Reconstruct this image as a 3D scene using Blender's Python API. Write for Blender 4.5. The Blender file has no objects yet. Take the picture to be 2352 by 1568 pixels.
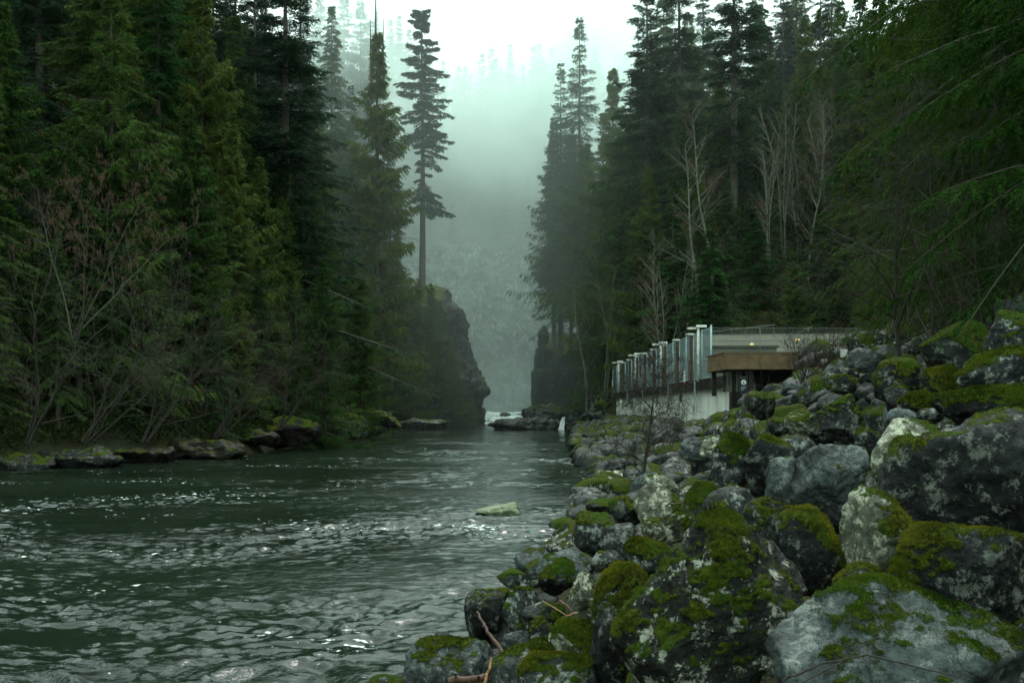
import bpy, bmesh, math, random
import numpy as np
from mathutils import Vector, Matrix

# ------------------------------------------------------------------ camera, sky, sun, exposure
sc = bpy.context.scene
C = sc.collection
FOC, CX, HY, CAMZ = 2287.0, 1176.0, 937.0, 3.0     # photo measured on a 2352 x 1568 copy; 35 mm lens
cam = bpy.data.objects.new('camera', bpy.data.cameras.new('camera'))
C.objects.link(cam); sc.camera = cam
cam.data.sensor_width = 36; cam.data.lens = 35; cam.data.shift_y = (HY - 784) / 2352
cam.data.clip_start = 0.1; cam.data.clip_end = 3000
cam.location = (0, 0, CAMZ); cam.rotation_euler = (math.radians(90), 0, 0)

W = bpy.data.worlds.new("World"); sc.world = W; W.use_nodes = True
wn, wl = W.node_tree.nodes, W.node_tree.links
bg = wn['Background']
sky = wn.new('ShaderNodeTexSky'); sky.sky_type = 'NISHITA'; sky.sun_disc = False
SUN_EL, SUN_AZ = math.radians(58), math.radians(20)
sky.sun_elevation = SUN_EL; sky.sun_rotation = SUN_AZ
sky.air_density = 1.0; sky.dust_density = 4.0
grey = wn.new('ShaderNodeHueSaturation'); grey.inputs['Saturation'].default_value = 0.12
wl.new(sky.outputs[0], grey.inputs['Color'])
veil = wn.new('ShaderNodeMix'); veil.data_type = 'RGBA'; veil.inputs[0].default_value = 0.75
wl.new(grey.outputs[0], veil.inputs[6]); veil.inputs[7].default_value = (12.5, 16.2, 15.0, 1)   # overcast veil
wl.new(veil.outputs[2], bg.inputs[0])
bg.inputs[1].default_value = 0.13
W.cycles.sampling_method = 'MANUAL'; W.cycles.sample_map_resolution = 256
sl = bpy.data.lights.new('sun', 'SUN'); sl.energy = 1.4; sl.angle = math.radians(18); sl.color = (1.0, 0.97, 0.9)
sun = bpy.data.objects.new('sun', sl); C.objects.link(sun)
sdir = Vector((math.sin(SUN_AZ) * math.cos(SUN_EL), math.cos(SUN_AZ) * math.cos(SUN_EL), math.sin(SUN_EL)))
sun.rotation_euler = sdir.to_track_quat('Z', 'Y').to_euler()
sc.view_settings.view_transform = 'Standard'; sc.view_settings.look = 'None'
sc.view_settings.exposure = 0.35; sc.view_settings.gamma = 1
cy = sc.cycles
cy.max_bounces = 5; cy.diffuse_bounces = 2; cy.glossy_bounces = 2; cy.transmission_bounces = 2
cy.volume_bounces = 3; cy.transparent_max_bounces = 4
cy.use_denoising = True; cy.use_adaptive_sampling = True; cy.adaptive_threshold = 0.02
try: cy.denoiser = 'OPENIMAGEDENOISE'
except Exception: pass

# ------------------------------------------------------------------ helpers
def P(px, py, Y):
    return ((px - CX) / FOC * Y, Y, CAMZ - (py - HY) / FOC * Y)

def sstep(a, b, x):
    t = np.clip((x - a) / (b - a), 0, 1); return t * t * (3 - 2 * t)

_rs = np.random.RandomState(5)
_perm = _rs.permutation(512); _perm = np.concatenate([_perm, _perm, _perm])
_grad = _rs.normal(size=(512, 3)); _grad /= np.linalg.norm(_grad, axis=1)[:, None]
def noise3(p):
    p = np.asarray(p, float); i = np.floor(p).astype(int); f = p - i; i &= 511
    u = f * f * f * (f * (f * 6 - 15) + 10); out = 0
    for dx in (0, 1):
        for dy in (0, 1):
            for dz in (0, 1):
                h = _perm[_perm[_perm[(i[:, 0] + dx) & 511] + ((i[:, 1] + dy) & 511)] + ((i[:, 2] + dz) & 511)]
                g = _grad[h]
                d = g[:, 0] * (f[:, 0] - dx) + g[:, 1] * (f[:, 1] - dy) + g[:, 2] * (f[:, 2] - dz)
                w = (u[:, 0] if dx else 1 - u[:, 0]) * (u[:, 1] if dy else 1 - u[:, 1]) * (u[:, 2] if dz else 1 - u[:, 2])
                out = out + w * d
    return out * 1.6
def fbm(p, octv=4, gain=.5, ridged=False):
    a, s, o = 1.0, 1.0, 0
    for k in range(octv):
        n = noise3(p * s + 17.3 * k)
        if ridged: n = 1 - 2 * np.abs(n)
        o = o + a * n; a *= gain; s *= 2.03
    return o

def mesh_np(name, V, F, smooth=True):
    V = np.asarray(V, np.float32).reshape(-1, 3); F = np.asarray(F, np.int32)
    k = F.shape[1]; me = bpy.data.meshes.new(name)
    me.vertices.add(len(V)); me.vertices.foreach_set('co', V.ravel())
    me.loops.add(F.size); me.loops.foreach_set('vertex_index', F.ravel())
    me.polygons.add(len(F)); me.polygons.foreach_set('loop_start', np.arange(len(F), dtype=np.int32) * k)
    me.polygons.foreach_set('use_smooth', np.full(len(F), smooth))
    me.update(calc_edges=True); return me
def attr(me, name, vals):
    a = me.attributes.new(name, 'FLOAT', 'POINT'); a.data.foreach_set('value', np.asarray(vals, np.float32))

def obj(name, me, m=None, parent=None):
    o = bpy.data.objects.new(name, me); C.objects.link(o)
    if m is not None and len(me.materials) == 0: me.materials.append(m)
    if parent is not None: o.parent = parent
    return o
def tag(o, label=None, cat=None, group=None, kind=None):
    if label: o['label'] = label
    if cat: o['category'] = cat
    if group: o['group'] = group
    if kind: o['kind'] = kind
    return o
def empty(name, loc, label, cat, group=None, rz=0):
    o = bpy.data.objects.new(name, None); C.objects.link(o); o.empty_display_size = .3
    o.location = loc; o.rotation_euler = (0, 0, rz); return tag(o, label, cat, group)

class MB:
    """collects boxes, bars and tubes into one mesh of quads"""
    def __init__(s): s.v = []; s.f = []
    def box(s, x0, x1, y0, y1, z0, z1):
        n = len(s.v)
        s.v += [(x, y, z) for z in (z0, z1) for x, y in ((x0, y0), (x1, y0), (x1, y1), (x0, y1))]
        s.f += [tuple(n + i for i in q) for q in ((3, 2, 1, 0), (4, 5, 6, 7), (0, 1, 5, 4), (1, 2, 6, 5), (2, 3, 7, 6), (3, 0, 4, 7))]
        return s
    def bar(s, a, b, r0, r1=None, n=6, caps=True):
        r1 = r0 if r1 is None else r1
        a, b = Vector(a), Vector(b); d = (b - a).normalized()
        u = d.orthogonal().normalized(); w = d.cross(u); k = len(s.v)
        for c, r in ((a, r0), (b, r1)):
            for i in range(n):
                t = 2 * math.pi * (i + .5) / n; s.v.append(tuple(c + (u * math.cos(t) + w * math.sin(t)) * r))
        for i in range(n):
            j = (i + 1) % n; s.f.append((k + i, k + j, k + n + j, k + n + i))
        if caps:
            s.f.append(tuple(k + i for i in reversed(range(n)))); s.f.append(tuple(k + n + i for i in range(n)))
        return s
    def poly(s, pts):
        k = len(s.v); s.v += [tuple(p) for p in pts]; s.f.append(tuple(range(k, k + len(pts)))); return s
    def build(s, name, m, parent=None, smooth=False, bevel=0):
        me = bpy.data.meshes.new(name); me.from_pydata(s.v, [], s.f); me.update()
        if smooth: me.polygons.foreach_set('use_smooth', [True] * len(me.polygons))
        o = obj(name, me, m, parent)
        if bevel:
            b = o.modifiers.new('bevel', 'BEVEL'); b.width = bevel; b.segments = 2; b.limit_method = 'ANGLE'
        return o

def tubes(segs, n=3):
    """segs: (k, 8) array of p0, p1, r0, r1 -> verts, quads"""
    S = np.asarray(segs, float); a, b = S[:, :3], S[:, 3:6]
    d = b - a; d /= np.linalg.norm(d, axis=1)[:, None] + 1e-9
    ref = np.where(np.abs(d[:, 2:3]) > .9, np.array([[1., 0, 0]]), np.array([[0, 0, 1.]]))
    u = np.cross(d, ref); u /= np.linalg.norm(u, axis=1)[:, None] + 1e-9; w = np.cross(d, u)
    V = np.zeros((len(S), 2, n, 3))
    for i in range(n):
        t = 2 * math.pi * i / n; o = u * math.cos(t) + w * math.sin(t)
        V[:, 0, i] = a + o * S[:, 6:7]; V[:, 1, i] = b + o * S[:, 7:8]
    base = (np.arange(len(S)) * 2 * n)[:, None]
    F = [np.stack([base[:, 0] + i, base[:, 0] + (i + 1) % n, base[:, 0] + n + (i + 1) % n, base[:, 0] + n + i], 1) for i in range(n)]
    return V.reshape(-1, 3), np.concatenate(F)

# ------------------------------------------------------------------ materials
def mat(name):
    m = bpy.data.materials.new(name); m.use_nodes = True
    nt = m.node_tree; return m, nt.nodes, nt.links, nt.nodes['Principled BSDF']
def nz(n, l, vec, scale, detail=4, rough=.6, w=None):
    t = n.new('ShaderNodeTexNoise'); t.inputs['Scale'].default_value = scale; t.inputs['Detail'].default_value = detail
    t.inputs['Roughness'].default_value = rough
    if vec is not None: l.new(vec, t.inputs['Vector'])
    return t.outputs['Fac']
def rng(n, l, v, a, b, c=0., d=1.):
    t = n.new('ShaderNodeMapRange'); l.new(v, t.inputs[0])
    for i, x in enumerate((a, b, c, d)): t.inputs[1 + i].default_value = x
    t.interpolation_type = 'SMOOTHSTEP'; return t.outputs[0]
def mixc(n, l, f, a, b):
    t = n.new('ShaderNodeMix'); t.data_type = 'RGBA'
    for s, v in ((0, f), (6, a), (7, b)):
        if hasattr(v, 'is_output'): l.new(v, t.inputs[s])
        else: t.inputs[s].default_value = v if s == 0 else (*v, 1)
    return t.outputs[2]
def mth(n, l, op, a, b=None, clamp=False):
    t = n.new('ShaderNodeMath'); t.operation = op; t.use_clamp = clamp
    for i, v in enumerate((a, b)):
        if v is None: continue
        if hasattr(v, 'is_output'): l.new(v, t.inputs[i])
        else: t.inputs[i].default_value = v
    return t.outputs[0]
def bump(n, l, h, b, strength=.5, dist=.05, prev=None):
    t = n.new('ShaderNodeBump'); t.inputs['Strength'].default_value = strength; t.inputs['Distance'].default_value = dist
    l.new(h, t.inputs['Height'])
    if prev is not None: l.new(prev, t.inputs['Normal'])
    if b is not None: l.new(t.outputs[0], b.inputs['Normal'])
    return t.outputs[0]
def objco(n):
    t = n.new('ShaderNodeTexCoord'); return t.outputs['Object']

def plain(name, col, rough=.7, metal=0, var=.35, scale=3., dirt=None):
    m, n, l, b = mat(name); co = objco(n)
    f = nz(n, l, co, scale, 5)
    c = mixc(n, l, rng(n, l, f, .3, .7), tuple(x * (1 - var) for x in col), tuple(min(1, x * (1 + var * .6)) for x in col))
    if dirt: c = mixc(n, l, rng(n, l, nz(n, l, co, scale * .6, 6, .7), .5, .62), c, dirt)
    l.new(c, b.inputs['Base Color']); b.inputs['Roughness'].default_value = rough; b.inputs['Metallic'].default_value = metal
    bump(n, l, nz(n, l, co, scale * 12, 3), b, .25, .01)
    return m

def rock_mat(name, dark, light, lichen, lich_amt=.5, moss_bias=0., rough=.34, sc_=1.):
    m, n, l, b = mat(name)
    tc = n.new('ShaderNodeTexCoord'); info = n.new('ShaderNodeObjectInfo')
    off = n.new('ShaderNodeVectorMath'); off.operation = 'ADD'; l.new(tc.outputs['Object'], off.inputs[0])
    cm = n.new('ShaderNodeCombineXYZ'); l.new(mth(n, l, 'MULTIPLY', info.outputs['Random'], 37.), cm.inputs[0])
    l.new(cm.outputs[0], off.inputs[1]); co = off.outputs[0]
    big = nz(n, l, co, 1.1 * sc_, 5, .6); mid = nz(n, l, co, 4.5 * sc_, 7, .72); fine = nz(n, l, co, 26 * sc_, 5, .75)
    c = mixc(n, l, rng(n, l, big, .36, .64), dark, light)
    c = mixc(n, l, mth(n, l, 'MULTIPLY', rng(n, l, fine, .42, .66), .55), c, tuple(x * .35 for x in dark))
    c = mixc(n, l, mth(n, l, 'MULTIPLY', rng(n, l, mid, .5, .75), .6), c, tuple(x * 1.5 for x in light))
    # lichen blotches
    lf = rng(n, l, nz(n, l, co, 4.4 * sc_, 10, .82), .60 - .12 * lich_amt, .63 - .12 * lich_amt)
    c = mixc(n, l, mth(n, l, 'MULTIPLY', lf, min(1, .85 * lich_amt + .15)), c, lichen)
    vo = n.new('ShaderNodeTexVoronoi'); vo.feature = 'DISTANCE_TO_EDGE'; vo.inputs['Scale'].default_value = 1.7 * sc_
    wv = n.new('ShaderNodeVectorMath'); wv.operation = 'ADD'; l.new(co, wv.inputs[0])
    ns = n.new('ShaderNodeTexNoise'); ns.inputs['Scale'].default_value = 2.5 * sc_; l.new(co, ns.inputs['Vector']); l.new(ns.outputs['Color'], wv.inputs[1]); l.new(wv.outputs[0], vo.inputs['Vector'])
    crack = rng(n, l, vo.outputs['Distance'], .004, .030)
    c = mixc(n, l, mth(n, l, 'MULTIPLY', mth(n, l, 'SUBTRACT', 1., crack), rng(n, l, big, .45, .62, 0., .45)), c, (.004, .005, .004))
    # moss from the mesh attribute, with a frayed edge
    at = n.new('ShaderNodeAttribute'); at.attribute_name = 'moss'
    mv = mth(n, l, 'ADD', at.outputs['Fac'], mth(n, l, 'MULTIPLY', mth(n, l, 'SUBTRACT', nz(n, l, co, 7 * sc_, 9, .75), .5), 1.2))
    mv = mth(n, l, 'ADD', mv, moss_bias)
    mv = mth(n, l, 'ADD', mv, mth(n, l, 'MULTIPLY', mth(n, l, 'SUBTRACT', info.outputs['Random'], .5), .25))
    mf = rng(n, l, mv, .47, .60)
    mc = mixc(n, l, rng(n, l, nz(n, l, co, 22, 5, .7), .35, .68), (.008, .015, .001), (.105, .120, .008))
    mc = mixc(n, l, rng(n, l, nz(n, l, co, 6.5, 6, .75), .56, .66), mc, (.038, .030, .008))
    mc = mixc(n, l, rng(n, l, nz(n, l, co, 2.2, 3, .6), .35, .7), mc, (.035, .075, .003))
    c = mixc(n, l, mf, c, mc)
    l.new(c, b.inputs['Base Color'])
    r = n.new('ShaderNodeMix'); l.new(mf, r.inputs[0]); r.inputs[2].default_value = rough; r.inputs[3].default_value = .95
    l.new(r.outputs[0], b.inputs['Roughness']); b.inputs['Specular IOR Level'].default_value = .13
    n0 = bump(n, l, crack, None, .25, .03 / sc_); n1 = bump(n, l, mid, None, .8, .10 / sc_, n0)
    n2 = bump(n, l, fine, None, .7, .02 / sc_, n1)
    bump(n, l, mth(n, l, 'MULTIPLY', mf, nz(n, l, co, 45, 4, .8)), b, .9, .05, n2)
    return m
R_GREY = rock_mat('rock_grey', (.009, .012, .011), (.048, .058, .052), (.34, .37, .32), .6, .08)
R_PALE = rock_mat('rock_pale', (.030, .034, .022), (.15, .165, .115), (.52, .54, .40), .7, .08)
R_DARK = rock_mat('rock_dark', (.004, .005, .005), (.018, .022, .020), (.20, .22, .18), .5, .08)
R_BLUE = rock_mat('rock_bluegrey', (.022, .029, .028), (.085, .105, .100), (.28, .31, .28), .4, .03)
R_LICH = rock_mat('rock_lichened', (.004, .005, .004), (.020, .023, .019), (.45, .47, .37), .62, .05)
R_TAN = rock_mat('rock_tan', (.004, .004, .002), (.013, .012, .006), (.060, .054, .028), .3, .12)
R_WHITE = rock_mat('rock_whitish', (.12, .145, .085), (.27, .31, .195), (.42, .46, .33), .4, -.1)
R_CLIFF = rock_mat('rock_cliff', (.005, .007, .006), (.024, .031, .028), (.08, .10, .085), .5, .06, .6, .3)
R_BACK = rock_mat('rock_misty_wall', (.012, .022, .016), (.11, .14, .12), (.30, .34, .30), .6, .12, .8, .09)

def leaf_mat(name, dark, light, brown=None):
    m, n, l, b = mat(name); out = n['Material Output']
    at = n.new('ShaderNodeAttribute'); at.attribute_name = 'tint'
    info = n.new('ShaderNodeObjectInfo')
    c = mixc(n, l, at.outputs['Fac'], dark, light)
    v = n.new('ShaderNodeHueSaturation'); l.new(c, v.inputs['Color'])
    l.new(rng(n, l, info.outputs['Random'], 0, 1, .47, .53), v.inputs['Hue'])
    l.new(rng(n, l, info.outputs['Random'], 0, 1, 1.25, .8), v.inputs['Value'])
    if brown:
        c2 = mixc(n, l, rng(n, l, at.outputs['Fac'], .93, .97), v.outputs[0], brown)
    else: c2 = v.outputs[0]
    d = n.new('ShaderNodeBsdfDiffuse'); l.new(c2, d.inputs[0])
    t = n.new('ShaderNodeBsdfTranslucent'); l.new(c2, t.inputs[0])
    mx = n.new('ShaderNodeMixShader'); mx.inputs[0].default_value = .3; l.new(d.outputs[0], mx.inputs[1]); l.new(t.outputs[0], mx.inputs[2])
    g = n.new('ShaderNodeBsdfGlossy'); g.inputs['Roughness'].default_value = .45; g.inputs[0].default_value = (.8, .9, .85, 1)
    m2 = n.new('ShaderNodeMixShader'); m2.inputs[0].default_value = .006; l.new(mx.outputs[0], m2.inputs[1]); l.new(g.outputs[0], m2.inputs[2])
    l.new(m2.outputs[0], out.inputs[0]); n.remove(b); return m
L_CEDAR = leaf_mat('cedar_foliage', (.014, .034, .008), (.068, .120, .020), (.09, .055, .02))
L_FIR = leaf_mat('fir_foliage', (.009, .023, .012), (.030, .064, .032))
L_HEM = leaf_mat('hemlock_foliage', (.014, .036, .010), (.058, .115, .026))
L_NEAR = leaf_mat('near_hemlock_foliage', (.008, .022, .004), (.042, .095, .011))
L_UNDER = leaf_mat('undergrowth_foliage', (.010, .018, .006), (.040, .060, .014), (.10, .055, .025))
L_MOSS = leaf_mat('moss_fibres', (.010, .020, .001), (.105, .125, .008))
BARK = plain('bark', (.055, .048, .036), .9, 0, .5, 6)
BARK_PALE = plain('pale_bark', (.12, .125, .095), .8, 0, .5, 5, (.05, .06, .035))
TWIG_RED = plain('red_brown_twigs', (.034, .021, .013), .9, 0, .4, 4)
TWIG_BROWN = plain('brown_twigs', (.095, .060, .038), .9, 0, .4, 4)
TWIG_GREY = plain('lichened_twigs', (.055, .054, .030), .9, 0, .5, 9)
TWIG_DARK = plain('dark_twigs', (.028, .022, .016), .9, 0, .4, 4)
CATKIN = plain('catkins', (.085, .045, .022), .9, 0, .4, 4)

def terrain_mat():
    m, n, l, b = mat('forest_soil'); co = objco(n); geo = n.new('ShaderNodeNewGeometry')
    sp = n.new('ShaderNodeSeparateXYZ'); l.new(geo.outputs['Normal'], sp.inputs[0])
    soil = mixc(n, l, rng(n, l, nz(n, l, co, .35, 6, .7), .35, .65), (.020, .016, .009), (.045, .052, .016))
    soil = mixc(n, l, rng(n, l, nz(n, l, co, 3., 5, .7), .5, .65), soil, (.055, .035, .018))
    rock = mixc(n, l, rng(n, l, nz(n, l, co, .12, 8, .72), .38, .62), (.018, .030, .020), (.10, .12, .105))
    rock = mixc(n, l, rng(n, l, nz(n, l, co, .35, 7, .75), .52, .60), rock, (.035, .055, .022))
    rock = mixc(n, l, rng(n, l, nz(n, l, co, .8, 7, .75), .57, .63), rock, (.19, .215, .20))
    c = mixc(n, l, rng(n, l, sp.outputs[2], .45, .75), rock, soil)
    l.new(c, b.inputs['Base Color']); b.inputs['Roughness'].default_value = .9; b.inputs['Specular IOR Level'].default_value = .1
    n1 = bump(n, l, nz(n, l, co, .5, 8, .75), None, .8, 1.2)
    bump(n, l, nz(n, l, co, 6, 5), b, .6, .08, n1); return m

def water_mat():
    m, n, l, b = mat('river_water'); tc = n.new('ShaderNodeTexCoord')
    mp = n.new('ShaderNodeMapping'); mp.inputs['Scale'].default_value = (.55, 1, 1); l.new(tc.outputs['Object'], mp.inputs[0])
    mp.inputs['Rotation'].default_value = (0, 0, math.radians(-12)); co = mp.outputs[0]
    at = n.new('ShaderNodeAttribute'); at.attribute_name = 'foam'
    # foam flecks in drifting bands, thickened so the white also paints in glints
    band = rng(n, l, nz(n, l, co, .22, 4, .6), .42, .66)
    fl = nz(n, l, co, 7.5, 3, .55)
    thr = mth(n, l, 'SUBTRACT', .775, mth(n, l, 'ADD', mth(n, l, 'MULTIPLY', band, .155), mth(n, l, 'MULTIPLY', at.outputs['Fac'], .42)))
    ff = mth(n, l, 'MULTIPLY', mth(n, l, 'SUBTRACT', fl, thr), 18., True)
    deep = mixc(n, l, rng(n, l, nz(n, l, co, .09, 3), .35, .65), (.005, .010, .006), (.010, .018, .011))
    c = mixc(n, l, ff, deep, (.72, .80, .77)); l.new(c, b.inputs['Base Color'])
    r = n.new('ShaderNodeMix'); l.new(ff, r.inputs[0]); r.inputs[2].default_value = .07; r.inputs[3].default_value = .8
    l.new(r.outputs[0], b.inputs['Roughness']); b.inputs['IOR'].default_value = 1.333
    rp = rng(n, l, nz(n, l, co, .16, 4, .65), .38, .60, .25, 1.)
    h = mth(n, l, 'MULTIPLY', nz(n, l, co, 4.5, 4, .6), rp)
    n1 = bump(n, l, h, None, 1., .045)
    h2 = mth(n, l, 'MULTIPLY', nz(n, l, co, 17, 3, .6), rp)
    bump(n, l, h2, b, 1., .012, n1); return m
WATER = water_mat(); SOIL = terrain_mat()

def concrete_mat(name, col, streak=(.05, .05, .04)):
    m, n, l, b = mat(name); tc = n.new('ShaderNodeTexCoord')
    mp = n.new('ShaderNodeMapping'); mp.inputs['Scale'].default_value = (1, 1, .07); l.new(tc.outputs['Object'], mp.inputs[0])
    s = rng(n, l, nz(n, l, mp.outputs[0], 2.6, 7, .75), .50, .70)
    c = mixc(n, l, rng(n, l, nz(n, l, tc.outputs['Object'], .5, 5), .35, .65), tuple(x * .75 for x in col), col)
    c = mixc(n, l, mth(n, l, 'MULTIPLY', s, .8), c, streak)
    l.new(c, b.inputs['Base Color']); b.inputs['Roughness'].default_value = .85
    bump(n, l, nz(n, l, tc.outputs['Object'], 9, 5), b, .3, .02); return m
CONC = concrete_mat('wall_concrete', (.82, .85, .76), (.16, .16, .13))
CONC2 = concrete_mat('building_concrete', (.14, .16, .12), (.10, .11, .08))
FASCIA = rock_mat('mossy_timber', (.018, .016, .012), (.045, .04, .03), (.10, .10, .08), .3, .18, .9)
GALV = plain('galvanised_steel', (.36, .48, .50), .55, .35, .25, 5)
DARKG = plain('dull_steel', (.10, .12, .11), .6, .2, .25, 5)
WIRE = plain('chain_link_wire', (.24, .33, .33), .6, .2, .2, 2)
WHITEP = plain('white_painted_post', (.62, .64, .54), .6, 0, .25, 4, (.30, .30, .2))
RUST = plain('rust_brown_post', (.075, .045, .024), .8, 0, .4, 5)
PLANKM = plain('brown_planks', (.15, .095, .042), .75, 0, .35, 2.2)
DARKW = plain('dark_timber', (.022, .018, .013), .9, 0, .4, 3)
ROOF = plain('olive_roof', (.065, .072, .042), .85, 0, .25, .6)
DARKROOF = plain('dark_tarpaulin', (.02, .023, .02), .7, 0, .3, 1)
WHITE = plain('white_board', (.75, .78, .74), .5, 0, .1, 3)
BLACK = plain('black_board', (.012, .014, .018), .5, 0, .2, 3)
REDP = plain('red_paint', (.35, .02, .015), .5, 0, .2, 3)
YELLOW = plain('yellow_paint', (.45, .36, .10), .6, 0, .3, 3)
GLASS = plain('window_glass', (.25, .36, .42), .12, 0, .2, 1)
WOODR = plain('wet_red_wood', (.060, .022, .009), .7, 0, .5, 9)
WOODP = plain('pale_split_wood', (.26, .14, .055), .7, 0, .35, 14)
def lamp_mat(name, col, e):
    m, n, l, b = mat(name); b.inputs['Emission Color'].default_value = (*col, 1); b.inputs['Emission Strength'].default_value = e
    b.inputs['Base Color'].default_value = (*col, 1); return m
LAMP = lamp_mat('lit_lamp', (1, .75, .3), .4)

# ------------------------------------------------------------------ ground
def xL(Y): return np.interp(Y, [-40, 20, 40, 50, 66, 82, 130, 150, 162, 174, 182, 200, 240, 265, 300], [-50, -34, -29, -25, -17.6, -17, -18, -20, -19, -14, -10.5, -10.5, -14, -60, -200])
def xR(Y): return np.interp(Y, [-40, 0, 6.5, 11.4, 13.4, 16.6, 23.4, 35.5, 42, 56, 90, 129, 150, 175, 188, 230, 265, 300], [-6, -4, -2.2, -1.1, -.56, .25, 1.27, 3.3, 3.9, 4.3, 6, 8.2, 10.5, 9, 6.5, 6.5, 60, 200])
def G(x, Y):
    x = np.asarray(x, float); Y = np.asarray(Y, float); x, Y = np.broadcast_arrays(x, Y)
    d = x - xR(Y); dp = np.maximum(d, 0)
    near = np.interp(Y, [3, 7, 14, 30, 50], [.62, .72, .95, 1.05, 1.0]) * (.06 * dp + .052 * dp ** 2)
    cap = np.interp(Y, [12, 20, 30, 40, 50], [5.3, 5.0, 4.5, 4.05, 3.4]); near = cap - np.log1p(np.exp(2.2 * (cap - np.minimum(near, 30)))) / 2.2
    near = near + (4.9 - np.minimum(cap, 4.9)) * sstep(12.2, 14.5, x)
    near = np.maximum(near, 0) + .55 * np.maximum(x - 13.5, 0)
    strip = np.minimum(.33 * dp, 1.6)
    plate = np.where(x > 14.2, 4.82, strip)
    e = np.maximum(np.maximum(x - 29, .8 * (Y - 82)), 0)
    far = plate + np.where(x > 14.2, np.minimum(.62 * e, 1.5 * np.maximum(x - 17, 0)), 0)
    wild = np.minimum(1.0 * dp, 4.8 + .62 * e)
    t2 = sstep(117, 124, Y); far = far * (1 - t2) + wild * t2
    cl = np.where(dp < 3.5, 0, np.minimum((dp - 3.5) * 6, 14)) + 1.0 * np.maximum(dp - 6, 0)
    t3 = sstep(168, 184, Y); far = far * (1 - t3) + cl * t3
    t1 = sstep(47, 54, Y); right = near * (1 - t1) + far * t1
    # left bank
    D = xL(Y) - x; Dp = np.maximum(D, 0)
    lb = np.minimum(1.3 * Dp, 1.3) + .78 * np.maximum(Dp - 1, 0)
    lc = np.where(Dp < 3, 0, np.minimum((Dp - 3) * 6, 20)) + .95 * np.maximum(Dp - 6, 0)
    t4 = sstep(152, 172, Y); left = lb * (1 - t4) + lc * t4
    left = np.minimum(left, 70)
    h = np.where(d > 0, right, np.where(D > 0, left, -1.3 * sstep(0, 1.5, np.minimum(-d, -D))))
    # back wall and the hill above it
    s = Y - 286 + 8 * np.sin(x * .06)
    back = np.where(s > 0, np.minimum(2.4 * s, 48) + 1.25 * np.maximum(s - 20, 0), -1.3)
    back = np.minimum(back, 101 + .62 * np.maximum(-18 - x, 0) + .35 * np.maximum(x - 40, 0))
    t5 = sstep(255, 275, Y)
    h = np.maximum(np.where(Y > 286, np.maximum(h * 0, back), h * (1 - t5) + np.minimum(h, 0) * t5), np.where(s > 0, back, -1.3))
    return h
def g(x, y): return float(G(x, y))

def build_terrain():
    xs = np.concatenate([np.arange(-240, -60, 3.), np.arange(-60, -2, 1.), np.arange(-6, 16, .5)[8:], np.arange(16, 70, 1.), np.arange(70, 241, 3.)])
    ys = np.concatenate([np.arange(-30, 0, 2.), np.arange(0, 60, .5), np.arange(60, 240, 1.), np.arange(240, 340, 1.5), np.arange(340, 440, 4.)])
    X, Y = np.meshgrid(xs, ys); x, y = X.ravel(), Y.ravel()
    z = G(x, y); p = np.stack([x, y, z], 1)
    amp = np.where(z < .3, .05, np.where(y > 240, 2.6, np.where((y < 52) & (x > -6) & (x < 15), .08, .45)))
    z = z + amp * fbm(p * np.where(y > 240, .09, .25)[:, None], 4)
    wall = y > 280
    y = y + np.where(wall, 3.5 * fbm(p * .07 + 9, 4, .55, True), 0)
    nx, ny = len(xs), len(ys); i = np.arange(nx * ny).reshape(ny, nx)
    F = np.stack([i[:-1, :-1].ravel(), i[:-1, 1:].ravel(), i[1:, 1:].ravel(), i[1:, :-1].ravel()], 1)
    o = obj('terrain', mesh_np('terrain', np.stack([x, y, z], 1), F), SOIL); tag(o, kind='structure')
build_terrain()

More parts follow.
